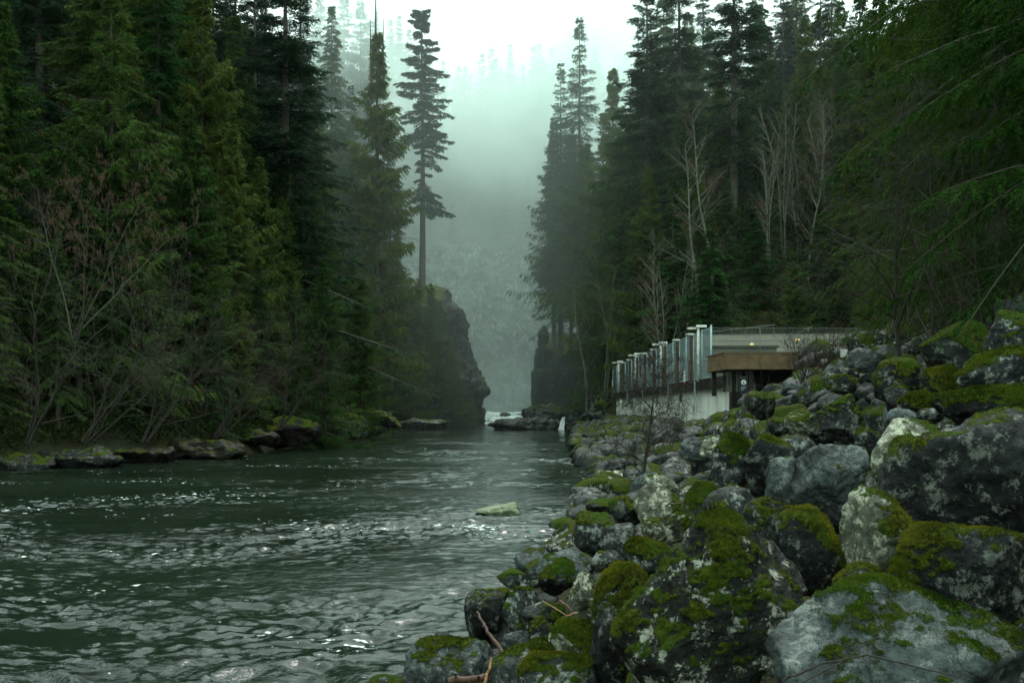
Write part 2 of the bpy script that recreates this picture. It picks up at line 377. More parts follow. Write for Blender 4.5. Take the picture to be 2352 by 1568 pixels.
# ------------------------------------------------------------------ river
def build_water():
    rs = np.random.RandomState(3)
    K = 150; lam = np.exp(rs.uniform(math.log(.20), math.log(4.0), K)); th = rs.normal(math.radians(82), .75, K)
    kx, ky, ph = 2 * np.pi / lam * np.cos(th), 2 * np.pi / lam * np.sin(th), rs.uniform(0, 6.28, K)
    amp = .0078 * lam / (1 + (lam / .45) ** 1.5)
    def wave(x, y, minlam):
        z = np.zeros_like(x)
        p = np.stack([x * .10, y * .16, x * 0], 1)
        mod = .6 + 1.7 * sstep(-.3, .6, fbm(p, 3))
        wx = x + .5 * fbm(np.stack([x * .45, y * .45, x * 0 + 4], 1), 2); wy = y + .5 * fbm(np.stack([x * .45, y * .45, x * 0 + 9], 1), 2)
        for k in range(K):
            if lam[k] > minlam: z += amp[k] * (1.3 - 2.2 * np.abs(np.sin(.5 * (kx[k] * wx + ky[k] * wy + ph[k]))) ** .9)
        return z * mod
    V, F, FO, n0 = [], [], [], 0
    for (x0, x1, y0, y1, st) in ((-26, 8, 6, 34, .055), (-42, 12, 34, 90, .13), (-42, 40, 90, 262, .42)):
        xs = np.arange(x0, x1 + st * .5, st); ys = np.arange(y0, y1 + st * .5, st) if y1 != 34 and y1 != 90 else np.append(np.arange(y0, y1 - st * .5, st), y1)
        if x0 == -42 and y0 == 34: pass
        X, Y = np.meshgrid(xs, ys); x, y = X.ravel(), Y.ravel()
        z = wave(x, y, st * 2.2)
        lift = 1.9 * sstep(192, 232, y)
        rough = sstep(188, 198, y) * (1 - sstep(236, 250, y))
        z = z + lift + rough * .45 * fbm(np.stack([x * .35, y * .35, x * 0], 1), 4)
        foam = rough * (.75 + .5 * fbm(np.stack([x * .2, y * .12, x * 0 + 3], 1), 3))
        # foam trails at the bank rocks and by the waterfall
        foam = np.maximum(foam, .5 * np.exp(-((x - 7.6) ** 2 + (y - 146) ** 2) / 5))
        foam = np.maximum(foam, .40 * np.exp(-((x + .25) / .95) ** 2 - ((y - 27.9) / .55) ** 2))
        foam = np.maximum(foam, .30 * np.exp(-((x + .5 + .25 * (y - 24)) / .30) ** 2) * sstep(19, 22, y) * (1 - sstep(27, 28, y)))
        nx, ny = len(xs), len(ys); i = np.arange(nx * ny).reshape(ny, nx) + n0
        V.append(np.stack([x, y, z], 1)); FO.append(foam)
        F.append(np.stack([i[:-1, :-1].ravel(), i[:-1, 1:].ravel(), i[1:, 1:].ravel(), i[1:, :-1].ravel()], 1)); n0 += nx * ny
    me = mesh_np('river', np.concatenate(V), np.concatenate(F)); attr(me, 'foam', np.concatenate(FO))
    tag(obj('river', me, WATER), kind='structure')
build_water()

# ------------------------------------------------------------------ rocks
_ico = {}
def ico(sub):
    if sub not in _ico:
        bm = bmesh.new(); bmesh.ops.create_icosphere(bm, subdivisions=sub, radius=1)
        V = np.array([v.co[:] for v in bm.verts]); F = np.array([[v.index for v in f.verts] for f in bm.faces]); bm.free()
        V /= np.linalg.norm(V, axis=1)[:, None]; _ico[sub] = (V, F)
    return _ico[sub]
def vnormals(V, F):
    fn = np.cross(V[F[:, 1]] - V[F[:, 0]], V[F[:, 2]] - V[F[:, 0]]); N = np.zeros_like(V)
    for k in range(3): np.add.at(N, F[:, k], fn)
    return N / (np.linalg.norm(N, axis=1)[:, None] + 1e-12), fn
def rock_geo(seed, sub, size, sharp=14, nplanes=13, moss=.5, rough=.05, peak=None):
    """faceted boulder: soft minimum of random planes, then noise; size = half extents"""
    rs = np.random.RandomState(seed); D, F = ico(sub)
    N = rs.normal(size=(nplanes, 3)); N /= np.linalg.norm(N, axis=1)[:, None]
    h = rs.uniform(.66, 1.02, nplanes)
    if peak is not None:
        N = np.vstack([N, np.array(peak, float)[:, :3] / np.linalg.norm(np.array(peak, float)[:, :3], axis=1)[:, None]]); h = np.append(h, [q[3] for q in peak])
    c = np.maximum(D @ N.T, .02) / h; c = np.hstack([c, np.full((len(D), 1), 1 / 1.12)])
    r = (c ** sharp).sum(1) ** (-1 / sharp)
    V = D * r[:, None]
    V /= np.abs(V).max(0); V = V * np.array(size)
    s = max(size); o = seed * 3.7
    nn, _ = vnormals(V, F)
    V = V + nn * (s * rough * .75 * fbm(V / s * 1.5 + o, 3) + s * rough * .7 * fbm(V / s * 5 + o, 4, .6))[:, None]
    nn, _ = vnormals(V, F)
    pn = fbm(V * 1.3 + o, 5, .62)
    mossv = .5 + (nn[:, 2] - .55) * .75 + pn * .55 + (moss - .5) * 1.5
    mossv = np.clip(mossv, -1, 2)
    V = V + nn * (sstep(.45, .75, mossv) * min(.03, s * .05))[:, None]
    return V, F, mossv, nn

def rock_mesh(name, *a, **k):
    V, F, mv, nn = rock_geo(*a, **k); me = mesh_np(name, V, F); attr(me, 'moss', mv); return me, V, F, mv, nn

def moss_tufts(V, F, mv, seed, n, ln, parent):
    """short fibres on the mossy faces, one mesh under the boulder"""
    rs = np.random.RandomState(seed); nn, fn = vnormals(V, F)
    ar = np.linalg.norm(fn, axis=1) * .5; fm = mv[F].mean(1)
    fac = (-(V[F].mean(1)[:, 1]) > -.35 * np.abs(V[:, 1]).max())     # the flanks anyone near the photo's viewpoint can see
    w = ar * sstep(.42, 1.0, fm) ** 1.5 * fac
    if w.sum() <= 0: return
    n = int(min(n, w.sum() / (ln * ln) * 14))
    if n < 20: return
    idx = rs.choice(len(F), n, p=w / w.sum()); b = rs.dirichlet((1, 1, 1), n)
    p = (V[F[idx]] * b[:, :, None]).sum(1); nr = (nn[F[idx]] * b[:, :, None]).sum(1)
    dr = nr * .8 + rs.normal(size=(n, 3)) * .42 + np.array([0, 0, -.12]); dr /= np.linalg.norm(dr, axis=1)[:, None]
    sd = np.cross(dr, rs.normal(size=(n, 3))); sd /= np.linalg.norm(sd, axis=1)[:, None] + 1e-9
    L = ln * rs.uniform(.5, 1.3, n)[:, None]; wd = L * .16
    T = np.stack([p - nr * ln * .2 - sd * wd, p - nr * ln * .2 + sd * wd, p + dr * L], 1).reshape(-1, 3)
    me = mesh_np('moss', T, np.arange(3 * n).reshape(-1, 3), False)
    tint = np.clip(.45 + .55 * fbm(p * 3 + seed, 3) + rs.normal(0, .18, n), 0, 1); attr(me, 'tint', np.repeat(tint, 3))
    obj('moss', me, L_MOSS, parent)

boulder_spots = []      # x, y, radius of what is placed
def solve_Y(px, py, hpx, y0=3.6):
    for Y in np.exp(np.linspace(math.log(y0), math.log(130), 900)):
        x, _, z = P(px, py, Y)
        if z <= g(x, Y) + .22 * hpx / FOC * Y: return float(Y)
    return 40.
HEROES = [
 # l, r, t, b (photo px), Y, material, moss, sharp, label
 (1420, 1905, 1188, 1620, 6.6, R_LICH, .50, 11, 'huge near-black boulder blotched with pale lichen, thick green moss down its left flank', [(-.62, -.5, .5, .62), (.62, -.4, .55, .66), (0, -.75, .35, .72)]),
 (1800, 2440, 1350, 1680, 5.0, R_BLUE, .34, 12, 'broad grey boulder at the bottom right corner with green moss along its ridge', [(-.5, -.4, .75, .70), (.45, -.4, .8, .72)]),
 (2040, 2470, 925, 1400, 9.4, R_DARK, .36, 9, 'giant dark rounded boulder at the right edge with a greyish lichen patch', None),
 (1990, 2190, 965, 1180, 9.9, R_PALE, .34, 8, 'cream coloured boulder with pinkish top leaning on the giant dark boulder', None),
 (1822, 2010, 1005, 1195, 12.0, R_BLUE, .30, 7, 'large rounded grey boulder with a mossy cap, wider of the smooth pair', None),
 (1751, 1850, 1050, 1175, 12.3, R_BLUE, .22, 6, 'smooth pale blue-grey boulder against the left side of the mossy capped grey one', None),
 (2048, 2390, 1218, 1480, 7.0, R_DARK, .50, 9, 'big rounded dark boulder with moss running along its right shoulder', None),
 (1940, 2105, 1105, 1330, 8.3, R_PALE, .44, 14, 'upright cream boulder with bright moss patches between two dark ones', [(-.9, -.3, .15, .62), (0, -.8, .5, .7)]),
 (1920, 2045, 1300, 1390, 6.8, R_GREY, .52, 10, 'small round mossy boulder above the broad grey one at the bottom', None),
 (1755, 1960, 1160, 1360, 8.6, R_DARK, .50, 13, 'square-topped dark boulder behind the huge lichened one', None),
 (1636, 1730, 998, 1145, 14.6, R_GREY, .46, 14, 'tall upright grey-green boulder with a flat front', [(0, -1, .15, .6)]),
 (1700, 1825, 1000, 1150, 14.0, R_DARK, .46, 12, 'dark angular boulder directly right of the tall upright one', None),
 (1622, 1760, 1118, 1260, 10.6, R_GREY, .34, 9, 'rounded speckled boulder leaning left above the huge lichened one', None),
 (1704, 1830, 1145, 1225, 9.3, R_GREY, .66, 9, 'low dome of a boulder almost covered in green moss', None),
 (1575, 1660, 1112, 1200, 12.6, R_GREY, .48, 12, 'blue-grey boulder wearing a mossy cap in the middle of the slope', None),
 (1453, 1565, 1110, 1240, 15.2, R_PALE, .38, 13, 'pale triangular boulder near the water in the middle of the bank', None),
 (1395, 1475, 1140, 1215, 18.0, R_DARK, .50, 12, 'dark mossy boulder at the water just left of the pale triangular one', None),
 (1312, 1430, 1168, 1268, 17.5, R_GREY, .56, 12, 'mossy sloping boulder standing at the edge of the water', None),
 (1380, 1470, 1200, 1285, 15.5, R_GREY, .44, 14, 'blue-grey wedge boulder right of the mossy sloping one by the water', None),
 (1225, 1372, 1262, 1345, 13.8, R_BLUE, .38, 7, 'flat-topped pale grey boulder with moss hanging off its left end', None),
 (1237, 1320, 1284, 1372, 13.0, R_DARK, .56, 9, 'round dark mossy boulder in front of the flat pale one', None),
 (1436, 1540, 1234, 1325, 11.0, R_GREY, .50, 11, 'mossy lichened boulder wedged above the left flank of the huge one', None),
 (1352, 1425, 1260, 1315, 13.4, R_GREY, .40, 9, 'small peaked grey boulder behind the two tall slabs', None),
 (1303, 1378, 1315, 1430, 10.6, R_PALE, .40, 13, 'tall pale olive boulder with a moss cap above the broken wood', None),
 (1360, 1440, 1328, 1450, 9.8, R_BLUE, .28, 11, 'tall dark blue slab leaning against the huge mossy boulder', None),
 (1067, 1175, 1356, 1475, 12.6, R_DARK, .44, 10, 'dark rounded boulder standing alone in the shallow edge of the river', None),
 (1143, 1210, 1308, 1352, 15.6, R_GREY, .50, 9, 'small speckled rock awash in the river off the dark rounded boulder', None),
 (925, 1155, 1468, 1610, 10.4, R_BLUE, .42, 9, 'broad grey boulder with moss patches at the bottom edge beside the water', None),
 (1155, 1250, 1352, 1470, 12.0, R_GREY, .42, 13, 'grey angular boulder with a mossy ridge behind the broken wood', None),
 (1200, 1300, 1375, 1480, 10.9, R_GREY, .40, 13, 'grey jagged boulder left of the broken wood', None),
 (1212, 1290, 1420, 1500, 10.0, R_GREY, .44, 11, 'peaked dark grey boulder just below the broken wood', None),
 (1150, 1220, 1446, 1520, 10.6, R_BLUE, .28, 11, 'small bluish boulder behind the leaning dark stick', None),
 (1110, 1235, 1490, 1610, 8.6, R_GREY, .40, 10, 'rounded grey boulder with speckles at the bottom edge, right of the pale stick', None),
 (1180, 1300, 1475, 1560, 9.0, R_GREY, .66, 9, 'boulder under a thick dark green moss blanket near the bottom edge', None),
 (1258, 1392, 1425, 1545, 9.0, R_PALE, .46, 12, 'pale boulder crossed by a band of moss left of the huge boulder', None),
 (1190, 1380, 1505, 1640, 7.6, R_GREY, .66, 8, 'wide low boulder buried in moss at the bottom edge', None),
 (1362, 1450, 1400, 1610, 7.7, R_DARK, .56, 13, 'dark slab under bright moss against the foot of the huge boulder', None),
 (1360, 1480, 1280, 1460, 8.8, R_GREY, .74, 9, 'moss covered shoulder of rock behind the huge boulder', None),
 (1094, 1224, 1140, 1206, 28.6, R_WHITE, -.3, 16, 'pale wedge-shaped rock alone in the middle of the river', [(.95, 0, .2, .55), (-.35, 0, 1, .52)]),
 (1275, 1307, 1200, 1220, 24.5, R_DARK, .40, 8, 'tiny dark rock in the water left of the mossy sloping boulder', None),
 (1340, 1420, 1148, 1182, 23.5, R_DARK, .44, 8, 'low dark rock in the shallows at the water edge', None),
 (2008, 2125, 824, 935, 16.5, R_DARK, .62, 8, 'tall boulder wrapped in dark green moss in the upper right slope', None),
 (2030, 2105, 880, 950, 14.6, R_DARK, .46, 9, 'mossy crowned dark boulder in front of the moss-wrapped tall one', None),
 (2062, 2150, 900, 960, 13.4, R_GREY, .86, 7, 'low boulder completely covered in bright yellow-green moss', None),
 (2110, 2210, 828, 930, 14.8, R_DARK, .72, 8, 'boulder draped in moss between two taller mossy ones', None),
 (2120, 2290, 735, 860, 18.0, R_GREY, .66, 9, 'large mossy boulder high on the upper right skyline', None),
 (2270, 2440, 705, 860, 15.0, R_GREY, .60, 9, 'tallest mossy boulder on the right edge skyline with a bare grey face', None),
 (2200, 2420, 800, 935, 12.6, R_GREY, .46, 8, 'grey rounded boulder at the right edge, moss on its left side', None),
 (2160, 2400, 890, 985, 11.4, R_DARK, .68, 8, 'long low mossy boulder behind the giant dark one', None),
 (1945, 2035, 800, 860, 26.0, R_BLUE, .10, 6, 'smooth wet silver boulder on the skyline by the low rail', None),
 (1900, 1975, 835, 895, 24.0, R_GREY, .40, 9, 'dark grey boulder below the smooth silver one', None),
 (1860, 2015, 905, 1040, 15.5, R_DARK, .30, 13, 'large dark slate boulder with a sloping flat face in the upper slope', [(-.5, -.6, .55, .6), (.7, -.5, .4, .65)]),
 (1805, 1885, 940, 1000, 17.5, R_PALE, .62, 8, 'boulder with a bright yellow-green moss top left of the slate one', None),
 (1765, 1820, 955, 1000, 19.0, R_GREY, .66, 9, 'small mossy boulder beside the bright moss topped one', None),
 (1712, 1790, 890, 960, 27.0, R_DARK, .40, 9, 'round dark boulder beside the black sign', None),
 (1960, 2050, 985, 1060, 13.2, R_DARK, .46, 11, 'dark boulder with a mossy top squeezed behind the cream one', None),
 (1780, 1880, 1000, 1065, 14.6, R_GREY, .46, 13, 'grey wedge boulder with moss edges above the smooth pair', None),
 (2100, 2170, 930, 975, 12.2, R_GREY, .20, 10, 'thin bare grey slab above the cream boulder', None),
 (2040, 2110, 935, 985, 12.6, R_BLUE, .20, 12, 'bare angular grey block above the cream boulder', None),
 (1900, 1985, 860, 905, 21.0, R_GREY, .60, 9, 'pale boulder with a yellow-green moss top in the upper slope', None),
 (1560, 1650, 1005, 1060, 20.5, R_BLUE, .30, 8, 'smooth blue-grey round boulder left of the tall upright one', None),
 (1600, 1690, 1005, 1058, 19.0, R_PALE, .20, 14, 'flat-topped pale slab behind the tall upright boulder', None),
 (1650, 1720, 960, 1010, 24.0, R_PALE, .46, 12, 'pale lichened boulder up the slope below the white wall', None),
 (1480, 1560, 1085, 1140, 19.0, R_PALE, .44, 10, 'whitish boulder with mossy patches at the middle of the bank', None),
 (1650, 1700, 1078, 1125, 14.2, R_GREY, .10, 6, 'small smooth round grey boulder at the foot of the tall upright one', None),
 (1530, 1600, 1175, 1250, 12.2, R_PALE, .44, 12, 'pale ragged boulder right of the pale triangular one', None),
 (1470, 1550, 1190, 1250, 13.2, R_PALE, .30, 12, 'pale grey boulder under the pale triangular one', None),
]
def build_heroes():
    for k, (l, r, t, b, Y, m, moss, sharp, label, peak) in enumerate(HEROES):
        w, h = (r - l) / FOC * Y / 2, (b - t) / FOC * Y / 2
        x, _, z = P((l + r) / 2, (t + b) / 2, Y)
        near = Y < 12
        sub = 6 if (w > .45 and Y < 16) else 5
        me, V, F, mv, nn = rock_mesh('boulder', 100 + k, sub, (w * 1.03, max(w * .85, h * .8), h * 1.08), sharp=sharp * 3, moss=moss + .03, peak=peak, rough=.055)
        if label.startswith('pale wedge'):
            V[:, 2] *= .70 + .38 * V[:, 0] / w; V[:, 2] = np.where(V[:, 0] > .75 * w, V[:, 2] * .8, V[:, 2]); me.vertices.foreach_set('co', V.astype(np.float32).ravel()); me.update()
        o = obj('boulder', me, m); o.location = (x, Y + .25 * w, z - h * .04)
        cov = 'boulders of the right bank'
        tag(o, label, 'boulder', cov)
        boulder_spots.append((x, Y + .25 * w, w, h, z))
        if Y < 15 and moss > .3: moss_tufts(V, F, mv, k, 42000 if Y < 8 else 14000, .015 if Y < 8 else .026, o)
build_heroes()

def build_scatter():
    rs = np.random.RandomState(11); cand = []
    hx = np.array([(s[0], s[1], s[2]) for s in boulder_spots])
    for y0, y1, n, s0, s1 in ((3.5, 8, 260, .10, .26), (8, 16, 620, .14, .42), (16, 30, 900, .2, .6), (30, 56, 1500, .22, .95), (56, 92, 1300, .25, 1.0), (92, 132, 900, .3, 1.1)):
        Y = rs.uniform(y0, y1, n); top = np.where(Y < 52, 15.5, 11.9)
        x = xR(Y) - .35 + rs.uniform(0, 1, n) ** .9 * (top - xR(Y)); s = s0 + (s1 - s0) * rs.uniform(0, 1, n) ** 2.6
        for a in zip(x, Y, s): cand.append(a)
    cand.sort(key=lambda a: -a[2]); kept = []
    grid = {}
    for x, Y, s in cand:
        if abs(x) > .53 * Y + 1: continue
        if len(hx) and (np.hypot(hx[:, 0] - x, hx[:, 1] - Y) < hx[:, 2] * .7 + s * .3).any(): continue
        # do not stand in front of a hero boulder
        c = (int(x), int(Y)); ok = True
        for i in (-1, 0, 1):
            for j in (-1, 0, 1):
                for q in grid.get((c[0] + i, c[1] + j), ()):
                    if math.hypot(q[0] - x, q[1] - Y) < (q[2] + s) * .62: ok = False
        if not ok: continue
        grid.setdefault(c, []).append((x, Y, s)); kept.append((x, Y, s))
    kept.sort(key=lambda a: -a[2] / a[1])
    protos = []
    mats = [R_GREY, R_GREY, R_DARK, R_PALE, R_BLUE, R_LICH]
    names = {'rock_grey': 'grey', 'rock_dark': 'dark', 'rock_pale': 'pale', 'rock_bluegrey': 'blue-grey', 'rock_lichened': 'lichen-blotched'}
    for k in range(18):
        q = np.random.RandomState(900 + k); moss = (.12, .34, .56)[k % 3]
        me = rock_mesh('boulder', 300 + k, 4, (1, q.uniform(.7, 1.0), q.uniform(.5, .8)), sharp=q.uniform(30, 80), moss=moss, rough=.06, nplanes=10)[0]
        m = mats[(k // 3) % 6]; me.materials.append(m); protos.append((me, names[m.name], moss))
    count = 300 - len(HEROES) - 6
    rest = []
    for k, (x, Y, s) in enumerate(kept):
        z = g(x, Y) + s * .12
        if k >= count: rest.append((x, Y, z, s)); continue
        me, tone, moss = protos[rs.randint(len(protos))]
        o = bpy.data.objects.new('boulder', me); C.objects.link(o); o.location = (x, Y, z)
        o.scale = (s, s, s); o.rotation_euler = (rs.normal(0, .16), rs.normal(0, .16), rs.uniform(0, 6.28))
        px = CX + x / Y * FOC; py = HY - (z - CAMZ) / Y * FOC; d = x - float(xR(Y))
        size = 'large' if s > .5 else 'middling' if s > .32 else 'small'
        ms = {.12: 'nearly bare', .34: 'moss-spotted', .56: 'mossy'}[moss]
        if d < 1.6: wh = 'at the water edge'
        elif Y > 52 and d > 4.2: wh = 'at the foot of the white concrete wall'
        elif px > 1800 and py < 930: wh = 'on the upper right skyline slope'
        elif px > 1800: wh = 'between the big boulders at right'
        elif py > 1300: wh = 'between the big boulders at the bottom'
        elif Y > 52: wh = 'on the far bank below the fence'
        else: wh = 'on the middle of the rocky slope'
        ent = {'o': o, 'l': f'{size} {ms} {tone} boulder {wh}', 'px': px, 'py': py}
        scat.append(ent)
    # the smaller stones between them: one heap nobody would count
    Vs, Fs, Ms, n0 = [], [], [], 0
    base = [rock_geo(600 + k, 3, (1, .85, .7), sharp=24, moss=.34, rough=.07) for k in range(8)]
    for x, Y, z, s in rest + [(float(xR(Y) + a), Y, float(g(xR(Y) + a, Y)) + .02, .03 + .09 * b * b + .001 * Y) for Y, a, b in zip(rs.uniform(4, 125, 3600), rs.uniform(-.3, 8.5, 3600), rs.uniform(0, 1, 3600))]:
        V, F, mv, _ = base[rs.randint(8)]; a = rs.uniform(0, 6.28); ca, sa = math.cos(a), math.sin(a)
        Vs.append(np.stack([V[:, 0] * ca - V[:, 1] * sa, V[:, 0] * sa + V[:, 1] * ca, V[:, 2]], 1) * s + (x, Y, z)); Fs.append(F + n0); n0 += len(V)
        Ms.append(mv + rs.normal(0, .33))
    me = mesh_np('rubble', np.concatenate(Vs), np.concatenate(Fs)); attr(me, 'moss', np.concatenate(Ms))
    tag(obj('rubble', me, R_RUB), 'small grey and mossy stones filling the gaps between the boulders', 'rubble', kind='stuff')
def rub_mat():
    m = rock_mat('rock_rubble', (.004, .006, .005), (.032, .040, .034), (.22, .24, .20), .3, -.06); return m
R_RUB = rub_mat(); scat = []
build_scatter()
def unique_labels(ents, refs, share=()):
    """tell look-alikes apart by row (nearer, farther) and by rank from left to right"""
    by = {}
    for e in ents: by.setdefault(e['l'], []).append(e)
    words = ['leftmost', 'second from left', 'third from left', 'fourth from left', 'fifth from left', 'sixth from left', 'seventh from left', 'eighth from left', 'ninth from left', 'tenth from left', 'eleventh from left', 'twelfth from left']
    def name(lab, es, depth=0):
        if len(es) > 7 and depth < 2:
            es = sorted(es, key=lambda e: e['o'].location.y); h = len(es) // 2; pre = (('nearer', 'farther'), ('front', 'back'))[depth]
            name(pre[0] + ' ' + lab, es[:h], depth + 1); name(pre[1] + ' ' + lab, es[h:], depth + 1); return
        es.sort(key=lambda e: e['px'])
        for i, e in enumerate(es): e['o']['label'] = lab if len(es) == 1 else f'{lab}, {words[min(i, 11)]}'
    for lab, es in by.items():
        if any(q in lab for q in share):
            for e in es: e['o']['label'] = lab
        else: name(lab, es)
        for e in es:
            e['o']['category'] = refs[0]
            if len(refs) > 1: e['o']['group'] = refs[1]
unique_labels(scat, ('boulder', 'boulders of the right bank'))

# cliffs of the gorge, ledges of the banks
def cliff(name, path, ztop, prof, label, cat, seed, amp=1.6, m=None, nu=220, nv=90, zb=-1.5, cap=9.):
    """a rock face along a plan path (outward = right of travel), closed by a cap that runs inward"""
    P0 = np.array(path, float); seg = np.hypot(*np.diff(P0, axis=0).T); cum = np.append(0, np.cumsum(seg))
    u = np.linspace(0, cum[-1], nu); px = np.interp(u, cum, P0[:, 0]); py = np.interp(u, cum, P0[:, 1])
    tx, ty = np.gradient(px), np.gradient(py); ln = np.hypot(tx, ty); ox, oy = ty / ln, -tx / ln
    for _ in range(6): ox = np.convolve(np.pad(ox, 4, 'edge'), np.ones(9) / 9, 'valid'); oy = np.convolve(np.pad(oy, 4, 'edge'), np.ones(9) / 9, 'valid')
    zt = np.interp(u, cum, ztop)
    v = np.linspace(0, 1, nv); zz = zb + (zt[None, :] - zb) * v[:, None]
    off = np.interp(zz, [q[0] for q in prof], [q[1] for q in prof])
    X = px[None] + ox[None] * off; Y = py[None] + oy[None] * off
    # cap rows
    Xc = [X[-1] - ox * cap * t for t in (.15, .4, 1)]; Yc = [Y[-1] - oy * cap * t for t in (.15, .4, 1)]; Zc = [zt + .3, zt + .6, zt + .2]
    X = np.vstack([X] + [q[None] for q in Xc]); Y = np.vstack([Y] + [q[None] for q in Yc]); Z = np.vstack([zz] + [q[None] for q in Zc])
    p = np.stack([X.ravel(), Y.ravel(), Z.ravel()], 1)
    q = p * np.array([.16, .16, .11]) + seed
    n = fbm(q, 4, .5, True) * .55; st = np.floor(fbm(p * .13 + seed, 2) * 5) / 5
    cell = fbm(p * np.array([.9, .9, .5]) + seed, 4, .55)
    crack = fbm(p * np.array([.55, .55, .16]) + seed * 2, 4, .6, True)
    dsp = amp * (n * .45 + st * .8 + cell * .24 + crack * .20)
    p[:, 0] += np.tile(ox, nv + 3) * dsp; p[:, 1] += np.tile(oy, nv + 3) * dsp; p[:, 2] += .25 * amp * cell
    i = np.arange(nu * (nv + 3)).reshape(nv + 3, nu)
    F = np.stack([i[:-1, :-1].ravel(), i[:-1, 1:].ravel(), i[1:, 1:].ravel(), i[1:, :-1].ravel()], 1)
    me = mesh_np(name, p, F)
    V = p; N = np.zeros_like(V); fn = np.cross(V[F[:, 1]] - V[F[:, 0]], V[F[:, 3]] - V[F[:, 0]])
    for k in range(4): np.add.at(N, F[:, k], fn)
    N /= np.linalg.norm(N, axis=1)[:, None] + 1e-9
    attr(me, 'moss', .28 + (np.abs(N[:, 2]) - .5) * .8 + .45 * fbm(p * .3 + 5, 4))
    o = obj(name, me, m or R_CLIFF); tag(o, label, cat, kind='thing'); return o
prof_l = [(-2, 0), (4.6, .2), (7.5, -.1), (9, -1.1), (11.4, -2.0), (17, -2.4), (20.5, -3.4), (22.4, -5.0), (26, -7)]
cliff('gorge_cliff', [(-27, 158), (-19, 163), (-12, 170), (-7.6, 177), (-6.6, 182), (-7.2, 190), (-9, 212), (-14, 245)], [13, 17, 20, 24, 25, 24, 24, 24], prof_l,
      'dark cliff left of the gorge with a rock nose over the water', 'cliff', 3.3, amp=1.9)
me = rock_mesh('rock_nose', 72, 5, (2.1, 1.8, 1.2), sharp=70, moss=.3, rough=.09, nplanes=9)[0]
o = obj('rock_nose', me, R_CLIFF); o.location = (-5.9, 179.5, 6.0); tag(o, 'block of dark rock jutting over the water from the left gorge cliff', 'rock outcrop')
prof_r = [(-2, 1.2), (1, 0), (3, -.3), (7, -.4), (10, -.7), (10.4, -1.1), (14.6, -1.3), (15, -1.8), (20, -2.2)]
cliff('gorge_cliff', [(8, 240), (4.6, 214), (3.9, 196), (4.3, 188), (7, 182), (13, 176), (20, 168)], [18, 18, 17.4, 15, 13, 12, 12], prof_r,
      'dark vertical rock cliff on the right side of the gorge', 'cliff', 8.1, amp=.75)
# rock pillar at the end of the right cliff
me = rock_mesh('rock_pillar', 71, 5, (1.1, 1.6, 2.6), sharp=10, moss=.3, rough=.09)[0]
o = obj('rock_pillar', me, R_CLIFF); o.location = (6.0, 189, 16.2); tag(o, 'knobbly dark rock pillar standing on top of the right gorge cliff', 'rock pillar')
# back wall of the gorge gets a craggy face of its own
cliff('gorge_back_wall', [(-75, 283), (-40, 287), (-20, 284), (0, 288), (18, 283), (45, 288), (80, 284)], [46, 48, 52, 50, 54, 50, 46], [(-2, 2), (10, 1), (25, 0), (40, -4), (55, -14)],
      'tall craggy rock wall closing the gorge, veiled by mist', 'cliff', 5.5, amp=4.5, m=R_BACK, nu=300, nv=110, zb=-1.5, cap=14)
# bank rocks between the gorge and the rubble bank on the right
cliff('rock_bank', [(16, 176), (10.5, 165), (8.5, 152), (10, 143), (9.8, 134), (10.5, 127), (14, 120)], [12, 10, 7.5, 7, 5.5, 5, 5.5], [(-2, 1.5), (0, 1), (2, -.3), (5, -2), (8, -3.5)],
      'wet dark rock bank between the gorge cliff and the rubble slope', 'rock bank', 4.4, amp=1.2, m=R_DARK, nu=180, nv=50)

def ledge(px, py, wpx, hpx, Y, m, moss, label, seed, depth=1.2, group=None, dy=0):
    w, h = wpx / FOC * Y / 2, hpx / FOC * Y / 2; x, _, z = P(px, py, Y)
    me = rock_mesh('rock_ledge', seed, 5, (w * 1.1, w * depth, h * .95), sharp=60, moss=moss, rough=.09, nplanes=11)[0]
    o = obj('rock_ledge', me, m); o.location = (x, Y + dy, z - h * .2); tag(o, label, 'rock ledge', group)
ledge(1215, 972, 170, 30, 141, R_DARK, .12, 'low flat rock ledge jutting into the river below the right gorge cliff', 41, .6)
ledge(1270, 950, 130, 60, 152, R_DARK, .34, 'sloping dark rock ramp rising behind the low flat ledge', 42, .6)
ledge(660, 985, 135, 70, 73, R_TAN, .40, 'blocky rock ledge with a mossy green top on the left shore', 43, .9, 'rock ledges of the left shore')
ledge(560, 1005, 160, 45, 68, R_TAN, .22, 'flat ledge with tan seams next to the mossy block on the left shore', 44, .8, 'rock ledges of the left shore')
ledge(455, 1030, 210, 50, 60, R_TAN, .22, 'long low tan rock ledge along the left waterline', 45, .7, 'rock ledges of the left shore')
ledge(320, 1045, 200, 45, 56, R_TAN, .22, 'dark tan rock ledge under overhanging twigs on the left shore', 46, .7, 'rock ledges of the left shore')
ledge(170, 1050, 210, 50, 52, R_DARK, .25, 'shadowed rock ledge near the left end of the shore', 47, .7, 'rock ledges of the left shore')
ledge(20, 1060, 190, 50, 50, R_DARK, .25, 'dark rock ledge at the left edge of the frame', 48, .7, 'rock ledges of the left shore')
ledge(780, 975, 120, 70, 86, R_DARK, .44, 'dark blocky rock at the foot of the bright cedars', 49, .8, 'rock ledges of the left shore')
ledge(860, 965, 110, 60, 108, R_DARK, .40, 'dark rock shelf at the water under the far left trees', 50, .9, 'rock ledges of the left shore')
ledge(960, 972, 130, 26, 145, R_GREY, .28, 'low grey shelf at the water before the left gorge cliff', 51, .6, 'rock ledges of the left shore')
ledge(1160, 950, 26, 10, 205, R_DARK, .1, 'dark rock breaking the white rapids in the gorge', 52, .8)

